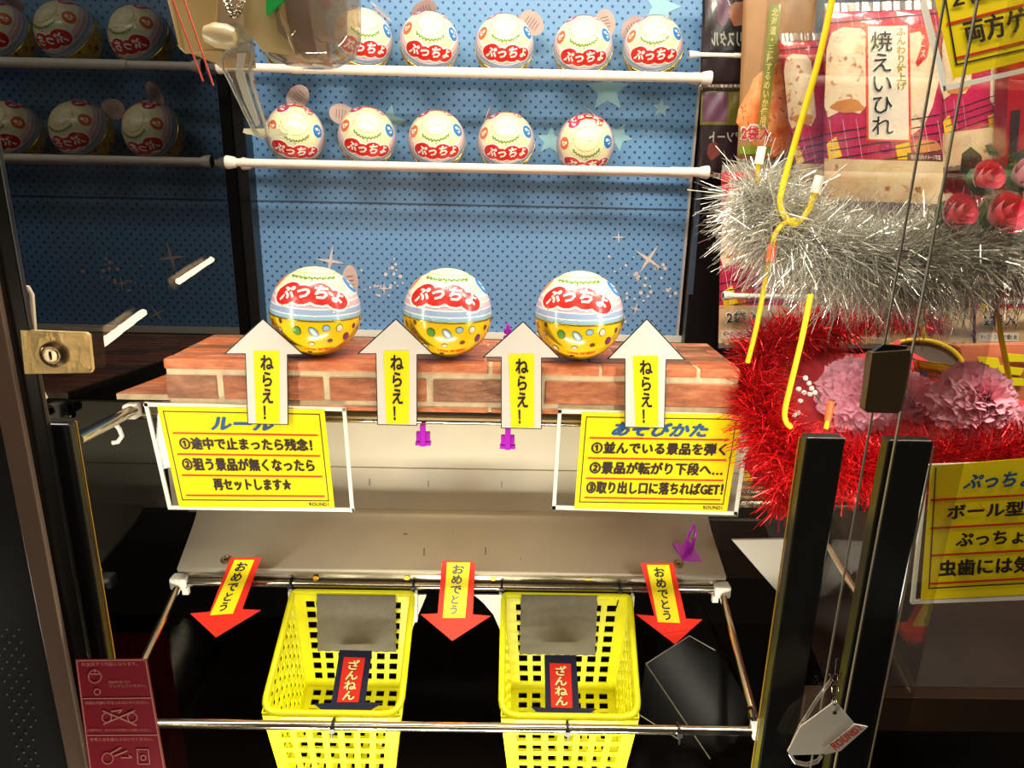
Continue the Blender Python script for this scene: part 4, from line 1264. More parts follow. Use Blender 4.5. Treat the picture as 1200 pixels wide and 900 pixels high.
f_fillet = food_mat('printed_ray_fillet', [(.3, (222, 176, 124)), (.45, (240, 210, 172)), (.6, (244, 222, 192)), (.75, (226, 160, 110))])
f_magenta = mat('pack_magenta', (198, 36, 82), .28, coat=.6, noise=.15, nscale=14)
f_red = mat('pack_red', (208, 50, 60), .28, coat=.6, noise=.15, nscale=14)
f_white = mat('pack_white', (240, 226, 208), .3, coat=.5)
f_flame = mat('pack_flame', (250, 200, 20), .3, coat=.5, noise=.3, nscale=40)
f_bottom = food_mat('printed_close_up', [(.3, (204, 156, 108)), (.5, (232, 204, 160)), (.7, (240, 218, 182))], 10)
f_squid = food_mat('printed_shredded_squid', [(.3, (196, 80, 30)), (.5, (236, 130, 70)), (.7, (246, 176, 120))], 30)
f_orange_r = mat('pack_orange_red_line', (228, 70, 40), .35)
f_grill = mat('pack_grill_dark', (44, 18, 28), .4)
f_olive = mat('pack_olive_ink', (172, 150, 20), .4)
f_green = mat('pack_green_strip', (120, 140, 30), .35, coat=.4)
f_foil = mat('pack_foil_edge', (205, 190, 175), .25, metal=.7)
f_cream = mat('pack_cream', (160, 118, 72), .5, coat=.05, noise=.1)
f_brown = mat('pack_brown_bar', (110, 50, 44), .35)


def bagmap(q, Y, bulge=.010):
    f = Yof(Y)
    def m(u, v, off=0.0):
        x, y = bil(q, u, v)
        b = bulge * (max(0, math.sin(math.pi * min(1, max(0, u)))) ** .6) * (max(0, math.sin(math.pi * min(1, max(0, v)))) ** .5)
        b += .0012 * math.sin(u * 17 + v * 5) * math.sin(v * 13) 
        return P(x, y, f(x, y) - b - off)
    return m


def decal(mb, m, shape, off, mi=0, maxlen=.07):
    """shape: (verts uv, faces)"""
    vs, fs = shape
    bm = bmesh.new(); bv = [bm.verts.new((x, y, 0)) for x, y in vs]
    for f in fs:
        try: bm.faces.new([bv[i] for i in f])
        except ValueError: pass
    for _ in range(4):
        es = [e for e in bm.edges if e.calc_length() > maxlen]
        if not es: break
        bmesh.ops.subdivide_edges(bm, edges=es, cuts=1)
        bmesh.ops.triangulate(bm, faces=[f for f in bm.faces if len(f.verts) > 3])
    bm.verts.index_update()
    mb.add([m(v.co.x, v.co.y, off) for v in bm.verts], [tuple(v.index for v in f.verts) for f in bm.faces], mi)
    bm.free(); return mb


def rect(u0, v0, u1, v1): return [(u0, v0), (u1, v0), (u1, v1), (u0, v1)], [(0, 1, 2, 3)]
def polyshape(pts):
    t = tessellate_polygon([[Vector((x, y, 0)) for x, y in pts]]); return pts, [tuple(i) for i in t]
def blob(cx, cy, rx, ry, n=18, wob=.12, seed=0):
    r = random.Random(seed); ph = [r.uniform(0, 6.28) for _ in range(3)]
    return polyshape([(cx + rx * (1 + wob * math.sin(3 * t + ph[0]) + wob * .6 * math.sin(5 * t + ph[1])) * math.cos(t), cy + ry * (1 + wob * math.sin(4 * t + ph[2])) * math.sin(t)) for t in [2 * math.pi * k / n for k in range(n)]])
def textrect(s, u0, v0, u1, v1, bold=.02, vertical=False, flip=False, shear=0):
    vs, fs, _ = text_raw(s, bold, shear, vertical)
    return [(u0 + (u1 - u0) * ((1 - a) if flip else a), v0 + (v1 - v0) * b) for a, b in vs], fs


def thick_line(a, b, w):
    L = math.hypot(b[0] - a[0], b[1] - a[1]) or 1; nx, ny = -(b[1] - a[1]) / L * w, (b[0] - a[0]) / L * w
    return [(a[0] + nx, a[1] + ny), (b[0] + nx, b[1] + ny), (b[0] - nx, b[1] - ny), (a[0] - nx, a[1] - ny)], [(0, 1, 2, 3)]


def bag_body(root, m, mt, Yd=.016):
    mb = MB(); mb.grid(lambda u, v: m(u, v, 0), 14, 18)
    o = mb.build('film_pouch', mt, root, smooth=True)
    s = o.modifiers.new('thick', 'SOLIDIFY'); s.thickness = .006; s.offset = -1 if False else 1
    # crimped top and bottom seams
    for v0, v1 in ((-.035, .01), (.99, 1.02)):
        z = MB(); z.grid(lambda u, v: m(u, v0 + (v1 - v0) * v, .001 + .0008 * math.sin(u * 70)), 40, 1); z.build('crimped_seam', f_foil, root)


def fish_bag(q, Y, label, seed=0, bag_in=True, group='grilled ray fin snack bags', title=True, small=True):
    cx = sum(p[0] for p in q) / 4; by = max(p[1] for p in q)
    root = empty('snack_bag', P(cx, by, Yof(Y)(cx, by)), label, 'snack bag', group)
    m = bagmap(q, Y)
    bag_body(root, m, f_magenta)
    decal(MB(), m, rect(0.0, .0, 1, .12), .0004).build('red_top_band', f_red, root)
    fi = MB()
    decal(fi, m, polyshape([(.02, .20), (.06, .12), (.16, .09), (.32, .10), (.38, .14), (.38, .48), (.30, .54), (.16, .52), (.03, .56), (.0, .5)]), .0006)
    decal(fi, m, polyshape([(.66, .14), (.82, .12), (.94, .22), (.98, .36), (.92, .50), (.84, .60), (.70, .66), (.62, .60), (.62, .3)]), .0006)
    fi.build('fillet_picture', f_fillet, root)
    ok = MB(); decal(ok, m, blob(.86, .70, .12, .035, seed=seed), .0008); decal(ok, m, blob(.20, .50, .14, .035, seed=seed + 1), .0008); ok.build('browned_edge', mat('browned_print', (206, 130, 60), .35), root)
    gl = MB()
    for k in range(5):
        v = .60 + k * .045; decal(gl, m, thick_line((0, v + .05), (.98, v - .06), .003), .0009)
    for k in range(9):
        u = .04 + k * .115
        if .34 < u < .66: continue
        decal(gl, m, thick_line((u, .57), (u + .05, .77), .0022), .0009, 1)
    for k in range(8):
        u = .1 + k * .12; decal(gl, m, thick_line((u, .0), (u + .03, .12), .0022), .0009, 1)
    decal(gl, m, thick_line((0, .07), (1, .03), .003), .0009)
    gl.build('grill_wires', [f_grill, mat('pack_pink_white', (240, 180, 190), .4)], root)
    fl = MB(); decal(fl, m, polyshape([(.02, .70), (.10, .66), (.15, .76), (.04, .79)]), .0008); decal(fl, m, polyshape([(.60, .70), (.72, .68), (.74, .77), (.62, .77)]), .0008); fl.build('flame_picture', f_flame, root)
    decal(MB(), m, rect(0, .775, 1, 1.0), .0010).build('close_up_band', f_bottom, root)
    bar = MB(); decal(bar, m, rect(.70, .735, 1, .775), .0011); bo = bar.build('caption_bar', f_brown, root)
    cp = MB(); decal(cp, m, textrect('焼えいひれイメージ写真', .73, .743, .98, .768, .01), .0015); cp.build('caption_lettering', f_white, bo)
    if title:
        ti = MB(); decal(ti, m, rect(.355, .08, .735, .68), .0012, 1); decal(ti, m, rect(.375, .09, .715, .67), .0014, 0)
        tb = ti.build('title_panel', [f_white, f_orange_r], root)
        t = MB(); decal(t, m, textrect('焼えいひれ', .385, .105, .60, .655, .03, True), .0017, maxlen=.2); t.build('title_outline', white_ink, tb)
        t = MB(); decal(t, m, textrect('焼えいひれ', .40, .115, .585, .645, .004, True), .0032, maxlen=.2); t.build('title_lettering', ink_blk, tb)
        t = MB(); decal(t, m, textrect('ふんわり仕上げ', .615, .10, .70, .42, .03, True), .0017, maxlen=.2); t.build('subtitle_lettering', f_olive, tb)
    ch_ = MB(); decal(ch_, m, polyshape([(.84, .10), (.89, .09), (.92, .14), (.88, .25), (.80, .30), (.78, .28), (.83, .2)]), .0012); co = ch_.build('chili_picture', f_red, root)
    t = MB(); decal(t, m, textrect('チーズ', .825, .14, .865, .25, .02, True), .0016, maxlen=.2); t.build('chili_lettering', f_white, co)
    if bag_in:
        t = MB(); decal(t, m, textrect('2袋入', .05, .80, .34, .885, .05, False), .0014, maxlen=.2); t.build('count_outline', white_ink, root)
        t = MB(); decal(t, m, textrect('2袋入', .06, .807, .33, .878, .006, False), .0030, maxlen=.2); t.build('count_lettering', ink_blk, root)
        sb = MB(); decal(sb, m, rect(.02, .915, .34, .965), .0014); so = sb.build('small_caption_bar', f_white, root)
        t = MB(); decal(t, m, textrect('チーズ・スケトウ鱈使用', .035, .925, .325, .955, .01), .0018, maxlen=.3); t.build('small_caption', ink_m, so)
    return root


YN = 1.16
fish_bag([(966, 12), (1102, 8), (1106, 242), (966, 236)], YN - .02, 'upright ray fin snack bag with big black title, centre of the top row', 1, bag_in=False)
fish_bag([(912, 46), (1008, 44), (1012, 236), (936, 234)], YN + .02, 'snack bag tucked behind the left edge of the big central bag', 4, title=False, bag_in=False)
fish_bag([(1102, 14), (1200, 4), (1192, 186), (1104, 198)], YN + .005, 'snack bag behind the slanted yellow sign at upper right', 6, title=False, bag_in=False)
fish_bag([(846, 200), (990, 196), (990, 404), (842, 404)], YN + .045, 'snack bag in the lower row beside the black post, 2-pack text at its corner', 9)
fish_bag([(992, 205), (1142, 200), (1140, 406), (990, 404)], YN + .055, 'snack bag in the lower row behind the silver tinsel', 12)
fish_bag([(1144, 205), (1290, 200), (1290, 408), (1144, 407)], YN + .045, 'snack bag in the lower row at the right edge of view', 15)
fish_bag([(858, 470), (1010, 474), (1005, 596), (862, 592)], 1.02, 'snack bag lying low behind the red tinsel', 18, title=True, bag_in=False)
# shredded squid bag
q = [(872, -30), (958, -30), (950, 190), (864, 188)]
sq = empty('snack_bag', P(910, 190, YN + .05), 'orange shredded squid snack bag with a green strip, top row left', 'snack bag')
m = bagmap(q, YN + .05); bag_body(sq, m, f_cream)
decal(MB(), m, blob(.52, .72, .50, .25, seed=2), .0006).build('squid_picture', f_squid, sq)
g = MB(); decal(g, m, polyshape([(.36, .16), (.52, .16), (.40, .83), (.26, .83)]), .0010); go = g.build('green_strip', f_green, sq)
t = MB(); vs, fs, _ = text_raw('北海道・三陸するめいか使用', .02, 0, True)
decal(t, m, ([(.40 + .09 * a - .12 * b, .18 + .63 * b) for a, b in vs], fs), .0014, maxlen=.3); t.build('strip_lettering', mat('pack_pale_yellow', (240, 230, 150), .4), go)
t = MB(); decal(t, m, textrect('2袋入', .03, .80, .46, .90, .05), .0012, maxlen=.2); t.build('count_outline', white_ink, sq)
t = MB(); decal(t, m, textrect('2袋入', .04, .81, .45, .89, .02), .0028, maxlen=.2); t.build('count_lettering', f_red, sq)
t = MB(); decal(t, m, rect(.02, .92, .45, .965), .0012); so = t.build('small_caption_bar', f_green, sq)
# reflection of sweets bags in the right glass, built as dark reversed bags
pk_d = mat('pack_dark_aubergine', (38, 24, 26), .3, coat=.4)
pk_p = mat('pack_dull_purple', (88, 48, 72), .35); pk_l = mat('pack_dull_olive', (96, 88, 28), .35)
for (q, lb, yy_) in [([(824, -20), (886, -20), (878, 100), (820, 100)], 'reflection of a dark sweets bag, built with reversed white lettering beside the post', 1.24), ([(822, 104), (880, 104), (872, 205), (818, 205)], 'reflection of a dark purple sweets bag, built below the one with reversed lettering', 1.25)]:
    r = empty('reflected_sweets_bag', P(q[3][0] + 25, q[3][1], yy_), lb, 'snack bag', None)
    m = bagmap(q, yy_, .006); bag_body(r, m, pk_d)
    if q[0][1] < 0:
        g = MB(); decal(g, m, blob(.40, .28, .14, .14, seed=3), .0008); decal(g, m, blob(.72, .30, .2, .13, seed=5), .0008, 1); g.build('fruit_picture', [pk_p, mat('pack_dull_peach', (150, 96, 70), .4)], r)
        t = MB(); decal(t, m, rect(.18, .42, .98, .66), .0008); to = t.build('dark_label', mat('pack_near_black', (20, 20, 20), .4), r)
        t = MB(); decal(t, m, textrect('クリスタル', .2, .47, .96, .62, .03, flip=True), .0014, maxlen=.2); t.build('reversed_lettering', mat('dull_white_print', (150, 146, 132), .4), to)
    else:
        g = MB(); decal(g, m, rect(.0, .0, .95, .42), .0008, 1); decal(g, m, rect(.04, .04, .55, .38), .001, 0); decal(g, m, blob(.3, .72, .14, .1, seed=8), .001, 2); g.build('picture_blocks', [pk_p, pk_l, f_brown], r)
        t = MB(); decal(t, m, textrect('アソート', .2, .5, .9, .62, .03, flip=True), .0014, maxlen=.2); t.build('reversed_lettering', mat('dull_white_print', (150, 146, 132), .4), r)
# far red pack at the right edge
fr_ = empty('red_pack', P(1205, 200, 1.1), 'narrow red and dark pack at the far right edge', 'snack bag')
MB().prism(pxp([(1186, 70), (1260, 60), (1260, 210), (1180, 205)], 1.12), (0, .03, 0)).build('film_pouch', mat('deep_red_pack', (160, 20, 26), .3, coat=.4), fr_, bevel=.004)
px_prism(MB(), [(1186, 130), (1196, 128), (1190, 205), (1181, 204)], 1.117, .001).build('dark_edge', ink_m, fr_)

# neighbour back panel, rods
struct(MB().box((XR + .03, 1.30, ZF), (1.35, 1.32, 2.28)).build('wall_neighbour', brown_dk))
zz = P(1000, 348, YN + .01).z
tension_rod(P(846, 348, YN).x, 1.2, YN - .005, zz, .0055, 'white rod in front of the lower row of snack bags', 'white rods in the snack compartment', capR=False, joint=.3)
zz = P(880, 64, YN + .08).z
tension_rod(P(800, 66, 1.235).x + .01, P(912, 66, 1.235).x, 1.235, P(860, 65, 1.235).z, .004, 'thin white rod end crossing the reflected sweets bags', 'white rods in the snack compartment', joint=.5)
tension_rod(P(831, 253, 1.24).x, P(905, 253, 1.24).x, 1.10, P(860, 252, 1.10).z, .0045, 'short white rod with flared cap left of the silver tinsel', 'white rods in the snack compartment', capR=False, joint=.2)
# chrome double rail low
lr = empty('lower_neighbour_rail', P(1020, 592, 1.0), 'bright double metal rail behind the two short black posts', 'rail')
for y in (578, 590): MB().box((P(845, y, 1.0).x, .998, P(1000, y, 1.0).z - .003), (1.1, 1.006, P(1000, y, 1.0).z + .003)).build('rail_bar', chrome, lr, bevel=.001)

# neighbour lower deck
dk = MB(); z1 = P(1100, 600, 1.0).z; z2 = P(1100, 805, .72).z
dk.add([(XR + .02, 1.0, z1), (1.35, 1.0, z1), (1.35, .72, z2), (XR + .02, .72, z2)], [(3, 2, 1, 0)])
dk.box((P(935, 805, .72).x, .70, z2 - .05), (1.35, .72, z2)); struct(dk.build('wall_lower_neighbour', brown_dk, bevel=.001))
# grey triangular tray piece and slanted rail
gt = empty('grey_side_tray', P(905, 690, .80), 'grey triangular tray corner right of the chute', 'tray')
px_prism(MB(), [(858, 633), (925, 632), (925, 700), (913, 696)], .80, .004).build('plate', mat('grey_sheet', (190, 182, 170), .35), gt)
MB().tube([P(970, 640, .76), P(1010, 705, .66)], .004, 12).build('slanted_rail', chrome, gt, smooth=True)

# yellow signs of the neighbour
r_ = empty('corner_sign', P(1130, 110, .62), 'slanted yellow sign in white frame at the upper right corner', 'sign')
q = [(1072, -30), (1230, -60), (1246, 75), (1106, 107)]
px_prism(MB(), q, .62, .002).build('acrylic_sheet', acry, r_)
px_frame(MB(), q, 6, .62, .003, dy=-.001).build('white_frame', white_pl, r_)
yq = [(1089, -30), (1230, -60), (1238, 62), (1117, 92)]
pp = px_prism(MB(), yq, .62, .0004, dy=-.0012).build('paper', yellow_paper, r_)
mb = MB(); px_prism(mb, [(1104, -20), (1106, -20), (1122, 75), (1120, 77)], .62, .0001, dy=-.0016); px_prism(mb, [(1120, 75), (1230, 50), (1230, 51.5), (1120, 77)], .62, .0001, dy=-.0016); mb.build('border_line', ink_m, pp)
mb = MB(); px_prism(mb, [(1109, 27), (1200, 4), (1200, 7), (1110, 30)], .62, .0001, dy=-.0016); px_prism(mb, [(1119, 67), (1230, 40), (1230, 43), (1120, 70)], .62, .0001, dy=-.0016); px_prism(mb, [(1105, -12), (1200, -36), (1200, -33), (1106, -9)], .62, .0001, dy=-.0016); mb.build('red_rules', ink_red, pp)
mb = MB(); px_text(mb, '両方ゲット', [(1128, 25), (1245, -4), (1252, 24), (1134, 53)], .62, dy=-.002, bold=.004, fat=.8); mb.build('lettering', ink_m, pp); mb = MB(); px_text(mb, '２個落ちたら', [(1112, -14), (1245, -48), (1250, -26), (1118, 10)], .62, dy=-.002, bold=.004, fat=.8); mb.build('lettering', ink_m, pp)

r_ = empty('side_sign', P(1130, 706, .60), 'yellow sign in clear frame low at the right edge under the red tinsel', 'sign')
q = [(1085, 545), (1290, 538), (1290, 700), (1068, 708)]
px_prism(MB(), q, .60, .002).build('acrylic_sheet', acry, r_)
px_frame(MB(), [(1085, 545), (1290, 538), (1290, 700), (1068, 708)], 4, .60, .003, dy=-.001).build('acrylic_edge', acry_edge, r_)
yq = [(1091, 546), (1290, 530), (1290, 692), (1079, 703)]
pp = px_prism(MB(), yq, .60, .0004, dy=-.0012).build('paper', yellow_paper, r_)
mb = MB(); px_prism(mb, [(1096, 548), (1097.5, 548), (1089.5, 690), (1088, 690)], .60, .0001, dy=-.0016); px_prism(mb, [(1088, 689), (1290, 678), (1290, 679.5), (1088, 690.5)], .60, .0001, dy=-.0016); mb.build('border_line', ink_m, pp)
mb = MB()
for y in (585, 618, 650, 683): px_prism(mb, [(1090, y), (1290, y - 11), (1290, y - 8.5), (1090, y + 2.5)], .60, .0001, dy=-.0016)
mb.build('red_rules', ink_red, pp)
px_text(MB(), 'ぷっちょの', [(1130, 556), (1236, 549), (1234, 568), (1128, 575)], .60, dy=-.002, bold=.035, shear=.2).build('heading', ink_blue, pp)
mb = MB()
px_text(mb, 'ボール型の容器', [(1111, 592), (1270, 583), (1268, 600), (1110, 609)], .60, dy=-.002, bold=.004, fat=.8)
px_text(mb, 'ぷっちょが入って', [(1121, 624), (1285, 615), (1284, 632), (1120, 641)], .60, dy=-.002, bold=.004, fat=.8)
px_text(mb, '虫歯には気をつけて', [(1101, 657), (1296, 647), (1294, 666), (1100, 676)], .60, dy=-.002, bold=.004, fat=.8); mb.build('lettering', ink_m, pp)

# ---- tinsel
def tinsel(name, path, mats, n, rad, label, length=.03, width=.0007, Yd=.02, seed=1, droop=.25):
    rnd = random.Random(seed); mb = MB()
    seg = []
    for i in range(len(path) - 1): seg.append(math.hypot(path[i + 1][0] - path[i][0], path[i + 1][1] - path[i][1]))
    tot = sum(seg)
    core = [P(*p) for p in path]
    for k in range(n):
        s = rnd.random() * tot; i = 0
        while s > seg[i] and i < len(seg) - 1: s -= seg[i]; i += 1
        t = s / seg[i]; a, b = path[i], path[i + 1]
        p = core[i].lerp(core[i + 1], t) + Vector((rnd.gauss(0, 1), rnd.gauss(0, 1), rnd.gauss(0, 1))) * length * .16; tan_ = (core[i + 1] - core[i]).normalized()
        d = Vector((rnd.gauss(0, 1), rnd.gauss(0, 1), rnd.gauss(0, 1))); d -= tan_ * d.dot(tan_) * .35; d.normalize()
        L = length * rnd.uniform(.55, 1.1) * (rad if not callable(rad) else rad(i + t))
        side = d.cross(Vector((rnd.gauss(0, 1), rnd.gauss(0, 1), rnd.gauss(0, 1)))).normalized() * width
        m1 = p + d * L * .5 + Vector((0, 0, -droop * L * .12)); e = p + d * L + Vector((rnd.gauss(0, .22), rnd.gauss(0, .22), -droop * rnd.uniform(-.2, 1.6))) * L * .6
        tw = side.cross(d) ; s2 = (side * math.cos(.9) + tw * math.sin(.9))
        mb.add([p - side, p + side, m1 + s2, m1 - s2, e - side * .6, e + side * .6], [(0, 1, 2, 3), (3, 2, 5, 4)], rnd.randrange(len(mats)))
    o = mb.build(name, mats)
    tag(o, label, 'tinsel', kind='stuff')
    return o


def tmat(name, c, r): return mat(name, c, r, metal=.75)
sil = [tmat('silver_foil_a', (225, 222, 212), .18), tmat('silver_foil_b', (200, 196, 180), .38), tmat('silver_foil_c', (240, 238, 230), .1)]
redf = [tmat('red_foil_a', (228, 24, 32), .3), tmat('red_foil_b', (190, 12, 24), .4), tmat('red_foil_c', (240, 50, 50), .14)]
YTs = .72
tinsel('silver_tinsel', [(885, 225, .75), (905, 262, .74), (955, 290, YTs), (1010, 305, YTs), (1080, 305, YTs), (1150, 295, YTs), (1235, 290, YTs)], sil, 17000, 1.0,
       'thick silver tinsel garland draped above the flowers', length=.058, width=.0005, seed=3, droop=.35)
tinsel('red_tinsel', [(990, 378, .88), (935, 388, .85), (895, 405, .80), (882, 450, .74), (895, 500, .70), (925, 540, .67), (985, 548, .655), (1060, 545, .65), (1130, 548, .65), (1215, 530, .66)], redf, 11000, 1.0,
       'red tinsel garland ringing the red platform', length=.040, width=.00065, seed=5, droop=.2)
tinsel('red_tinsel', [(905, 520, .72), (925, 560, .70), (930, 590, .69)], redf, 1500, 1.0, 'red tinsel end hanging down left of the short black post', length=.036, width=.00065, seed=9, droop=.4)
tinsel('red_tinsel', [(990, 378, .90), (1040, 372, .92), (1100, 380, .94)], redf, 1200, 1.0, 'red tinsel behind the round black plate', length=.024, width=.00065, seed=12, droop=.1)

# red felt platform
felt = mat('red_felt', (226, 52, 64), .8, noise=.05, sheen=.3)
pf_ = empty('red_platform', P(1040, 545, .70), 'red felt-covered dish holding the pink flowers', 'dish')
fy = plane_y((930, 395, .90), (1200, 395, .90), (1040, 545, .685))
pts_top = [(930, 400), (965, 412), (1005, 415), (1060, 408), (1120, 440), (1200, 470), (1260, 520), (1160, 560), (1090, 528), (1000, 545), (935, 520), (915, 460)]
mb = MB(); mb.prism([P(x, y, fy(x, y)) for x, y in pts_top], (0, .01, -.012)); mb.build('felt_cover', felt, pf_)
mb = MB()
def back_wall(u, v):
    x = 925 + 130 * u; yt = 396 + 20 * math.sin(u * math.pi) ** .8 + u * 2; y = yt + (70 - 10 * u) * v
    return P(x, y, .90 - .05 * v - .04 * abs(u - .5))
mb.grid(back_wall, 14, 6); o = mb.build('raised_back', felt, pf_, smooth=True); s = o.modifiers.new('t', 'SOLIDIFY'); s.thickness = .003
px_prism(MB(), [(1062, 545), (1250, 500), (1250, 505), (1128, 530), (1090, 528), (1128, 560)], .655, .002).build('front_flap', felt, pf_)
MB().tube([P(900, 520, .69), P(960, 545, .672), P(1080, 552, .668), P(1230, 540, .672)], .003, 8).build('white_wire_rim', white_pl, pf_, smooth=True)

# round black plate with yellow rim
pl = empty('black_dish', P(1075, 440, .86), 'round black dish with a yellow rim standing behind the flowers', 'dish')
cx, cy = 1075, 440
def el(rx, ry, n=40): return [(cx + rx * math.cos(2 * math.pi * k / n), cy - 4 + ry * math.sin(2 * math.pi * k / n)) for k in range(n)]
px_prism(MB(), el(54, 36), lambda x, y: .90 - (y - 400) * .0006, .004).build('face', mat('dark_grey_dish', (84, 72, 58), .5), pl)
MB().tube([P(x, y, .895 - (y - 400) * .0006) for x, y in el(56, 38)], .0028, 10, closed=True).build('rim', mat('mustard_rim', (214, 186, 30), .35), pl, smooth=True)
# yellow wrapped snack in front
ws = empty('wrapped_sweet', P(1100, 455, .80), 'small yellow and foil wrapped sweet between the pink flowers', 'sweet')
px_prism(MB(), [(1078, 425), (1114, 431), (1110, 452), (1098, 470), (1082, 462)], .82, .012).build('wrapper', mat('foil_wrapper', (190, 160, 90), .3, metal=.6, noise=.4, nscale=120, bump=1), ws, bevel=.003)
px_prism(MB(), [(1078, 424), (1113, 430), (1112, 436), (1078, 430)], .818, .002).build('yellow_edge', mat('wrapper_yellow', (226, 184, 20), .35), ws)
px_prism(MB(), [(1079, 434), (1087, 436), (1083, 452), (1078, 447)], .818, .002).build('blue_print', mat('wrapper_blue', (60, 110, 170), .35), ws)
px_prism(MB(), [(1084, 470), (1103, 458), (1106, 480), (1090, 478)], .81, .008).build('wrapper_tail', mat('wrapper_yellow', (226, 184, 20), .35), ws)
# gold lettered packs on the deck at right
gp = empty('gold_print_pack', P(1180, 430, .95), 'pink pack with yellow printed scrollwork behind the yellow wire hook', 'snack bag')
px_prism(MB(), [(1128, 407), (1290, 405), (1290, 470), (1140, 470)], 1.0, .02).build('film_pouch', mat('salmon_pack', (226, 130, 96), .3, coat=.5, noise=.3, nscale=20), gp, bevel=.003)
for i, pts in enumerate([[(1146, 418), (1170, 420), (1172, 428), (1200, 432), (1196, 440), (1160, 436), (1160, 428), (1148, 424)], [(1160, 440), (1200, 444), (1200, 452), (1176, 452)], [(1176, 414), (1200, 416), (1206, 424), (1182, 424)]]):
    px_prism(MB(), pts, .996, .002, dy=-.002).build('gold_scroll', mat('gold_print', (232, 216, 30), .35), gp)

# yellow wire hooks
ywm = mat('yellow_coated_wire', (228, 196, 20), .35); capm = mat('white_rubber_cap', (244, 238, 222), .4)
orange_cap = mat('orange_cap', (226, 100, 50), .4)
def wire_obj(pts, Y, r, label, caps=(), m=ywm):
    f = Yof(Y); root = empty('yellow_wire_hook', P(pts[-1][0], pts[-1][1], f(*pts[-1][:2])), label, 'wire hook', 'yellow coated wire hooks')
    # smooth with Catmull-Rom
    Q = [P(x, y, f(x, y)) for x, y in pts]; out = []
    for i in range(len(Q) - 1):
        p0, p1, p2, p3 = Q[max(0, i - 1)], Q[i], Q[i + 1], Q[min(len(Q) - 1, i + 2)]
        for t in range(5):
            t /= 5; out.append(.5 * ((2 * p1) + (p2 - p0) * t + (2 * p0 - 5 * p1 + 4 * p2 - p3) * t * t + (3 * p1 - p0 - 3 * p2 + p3) * t ** 3))
    out.append(Q[-1])
    MB().tube(out, r, 10).build('wire', m, root, smooth=True)
    for (a, b, rr_, mm) in caps:
        MB().tube([P(a[0], a[1], f(*a) - .001), P(b[0], b[1], f(*b) - .001)], rr_, 12).build('cap', mm, root, smooth=True)


wire_obj([(980, -30), (974, 5), (958, 75), (935, 155), (918, 215), (914, 238), (920, 254), (932, 262), (945, 250), (952, 235), (957, 222)], .70, .0030, 'long yellow wire hook curling up in front of the squid bag', [((955, 226), (961, 206), .0048, capm)])
wire_obj([(932, 257), (918, 262), (908, 275), (905, 290)], .70, .0026, 'short yellow wire branch under the long hook', [((905, 286), (902, 306), .0042, orange_cap)])
wire_obj([(889, 215), (888, 198), (891, 185)], .74, .0026, 'short capped yellow wire stub at the left of the silver tinsel', [((889, 192), (893, 172), .0045, capm)])
wire_obj([(905, 288), (896, 335), (885, 390), (876, 425)], .72, .0028, 'straight yellow wire running down the left side of the red tinsel')
wire_obj([(950, 345), (940, 395), (928, 445), (920, 480), (921, 494), (927, 501)], .66, .0028, 'yellow wire with a bent foot left of the pink flowers')
wire_obj([(1077, 345), (1079, 370), (1083, 396)], .84, .0026, 'short yellow wire behind the glass clamp')
wire_obj([(1164, 345), (1172, 390), (1180, 430), (1184, 455)], .74, .0028, 'yellow wire down the right side of the flowers')
wire_obj([(968, 502), (971, 488)], .64, .0024, 'stub of yellow wire with an orange cap before the left flower', [((970, 492), (974, 471), .0034, orange_cap)])

# pink carnations
petal_m = mat('pink_petal', (255, 176, 196), .6, noise=.04, nscale=60, sheen=.3)
pm = []
for s in range(5):
    r = random.Random(s + 20); mb = MB(); nu, nv = 18, 5
    def pf2(u, v, r=r, ph=s):
        a = (u - .5) * 1.5; rad = v
        ed = 1 + (.07 * math.sin(u * 24 + ph) + .03 * math.sin(u * 41)) * v * v
        z = .12 * math.sin(u * 14 + ph * 2) * v * v + .25 * v * v
        return Vector((rad * math.sin(a) * ed, z, rad * math.cos(a) * ed))
    mb.grid(pf2, nu, nv); pm.append(mb.mesh('petal', petal_m, smooth=True, angle=180))


def carnation(px, py, Y, rad, label, n=90, seed=0, face=(0, -.8, .5)):
    c = P(px, py, Y); root = empty('pink_carnation', c, label, 'flower', 'pink paper carnations')
    r = random.Random(seed); fz = Vector(face).normalized(); q = fz.to_track_quat('Y', 'Z').to_matrix()
    q = Matrix.Rotation(0, 3, 'Z') @ q
    for k in range(n):
        t = k / n; ang = k * 2.399
        open_ = math.radians(12 + 88 * t ** .8)
        L = rad * (.45 + .55 * t) * r.uniform(.9, 1.08)
        # petal base frame: local z = petal length, y = inner normal
        d = Vector((math.cos(ang) * math.sin(open_), math.cos(open_), math.sin(ang) * math.sin(open_)))
        d.normalize(); side = Vector((0, 1, 0)).cross(d)
        if side.length < 1e-3: side = Vector((1, 0, 0))
        side.normalize(); nrm = side.cross(d)
        M = Matrix((side, nrm, d)).transposed()
        M = q @ M
        o = bpy.data.objects.new('petal', pm[k % 5]); COL.objects.link(o); o.parent = root
        o.matrix_basis = Matrix.Translation(fz * rad * .25 * (1 - t)) @ M.to_4x4() @ Matrix.Diagonal((L, L, L, 1))
    MB().lathe(c - fz * rad * .35, [(.003, 0), (.009, .006), (.010, .016), (.004, .02)], axis=fz, n=12).build('calyx', mat('leaf_green', (50, 90, 40), .5), root, smooth=True)
    return root


carnation(1010, 462, .735, .046, 'pink carnation left of the glass clamp', seed=1)
carnation(1062, 472, .775, .044, 'pink carnation mostly behind the glass clamp', seed=2)
carnation(1145, 470, .70, .046, 'pink carnation at the right of the dish, nearest the right edge', seed=3, face=(.15, -.8, .45))
carnation(1212, 505, .72, .030, 'pale carnation cut off by the right edge of view', seed=4)
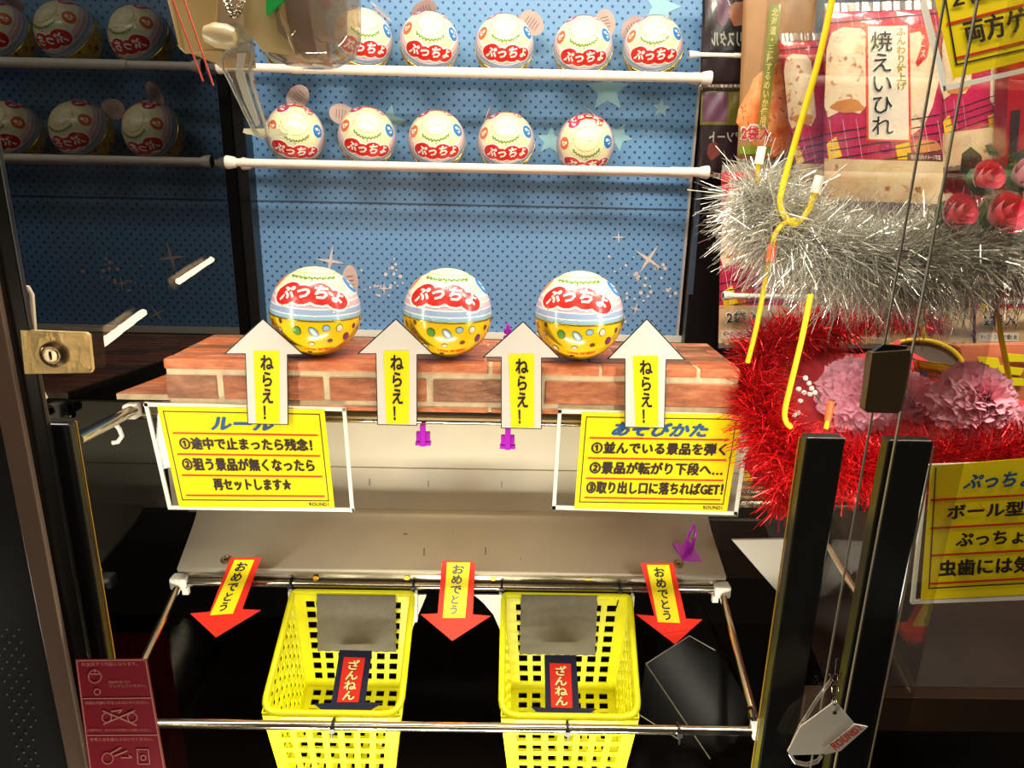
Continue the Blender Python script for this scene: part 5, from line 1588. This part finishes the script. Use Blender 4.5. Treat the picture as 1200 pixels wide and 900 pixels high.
# baby's breath sprig
bb = empty('white_sprig', P(945, 470, .72), 'sprig of tiny white buds left of the pink carnations', 'sprig')
for x, y in [(944, 443), (948, 449), (951, 455), (942, 460), (936, 456), (949, 462), (938, 470), (935, 484), (931, 487), (955, 460)]:
    MB().lathe(P(x, y, .70), [(.0001, -.003), (.0028, -.001), (.0028, .001), (.0001, .003)], axis=(random.random(), 1, random.random()), n=8).build('bud', white_pl, bb, smooth=True)
MB().tube([P(945, 445, .705), P(952, 458, .705), P(962, 472, .71)], .0006, 5).build('stem', mat('leaf_green', (50, 90, 40), .5), bb)

# roses
rose_m = mat('rose_petal', (236, 62, 96), .5, noise=.12, nscale=40, sheen=.4)
rose_p = mat('rose_petal_pale', (240, 190, 200), .5, noise=.12, nscale=40)
leaf_m = mat('rose_leaf', (34, 84, 44), .4, noise=.15, nscale=50)


def rose(px, py, Y, r, label, m, seed=0, tilt=(0.1, -.85, .35)):
    c = P(px, py, Y); root = empty('rose', c, label, 'flower', 'artificial roses')
    ax = Vector(tilt).normalized(); a = ax.orthogonal().normalized(); b = ax.cross(a)
    rnd = random.Random(seed)
    NP, step, span = 9, 1.9, 2.5
    TH = NP * step + span
    for k in range(NP):
        def f(u, v):
            th = k * step + u * span; g = th / TH
            rad = r * (.12 + .80 * g + .05 * (1 - u)); h = r * (.78 - .62 * g) * (1 - .16 * (2 * u - 1) ** 4)
            rr2 = rad * (.35 + .65 * math.sin(v * 1.45)) * (1 + .16 * g * v ** 4)
            return c + ax * (-r * .55 + (h + r * .55) * v) + (a * math.cos(th + seed) + b * math.sin(th + seed)) * rr2
        mb = MB(); mb.grid(f, 14, 7); o = mb.build('petal', m, root, smooth=True, angle=180)
    MB().lathe(c - ax * r * .55, [(.003, -.01), (r * .5, 0), (r * .8, .12 * r)], axis=ax, n=14).build('base', mat('leaf_green', (50, 90, 40), .5), root, smooth=True)


rose(1156, 209, .70, .019, 'topmost deep pink rose above the silver tinsel', rose_m, 1)
rose(1122, 250, .70, .022, 'deep pink rose at the left, half sunk in silver tinsel', rose_m, 2)
rose(1176, 250, .69, .024, 'deep pink rose at the lower right of the bunch', rose_m, 3)
rose(1200, 204, .72, .020, 'pale pink rose cut by the right edge of view', rose_p, 4)
lfs = [[(1126, 200), (1128, 180), (1138, 172), (1150, 182), (1152, 192), (1140, 206), (1132, 212)], [(1155, 170), (1162, 168), (1171, 180), (1170, 184), (1160, 182)], [(1180, 185), (1200, 174), (1210, 178), (1192, 194)]]
lf = empty('rose_leaves', P(1140, 212, .73), 'dark green leaves behind the topmost rose', 'leaves')
for i, pts in enumerate(lfs): px_prism(MB(), pts, lambda x, y: .73 + (y - 190) * .0006, .0012).build('leaf', leaf_m, lf)
# crinkled clear acrylic box behind the tinsel
ab = empty('small_acrylic_box', P(925, 238, .80), 'small clear acrylic box corner behind the silver tinsel', 'box')
px_prism(MB(), [(903, 180), (938, 200), (938, 240), (912, 230)], .80, .002).build('side', clr, ab); px_prism(MB(), [(938, 200), (962, 205), (960, 240), (938, 240)], .80, .002).build('front', clr, ab)
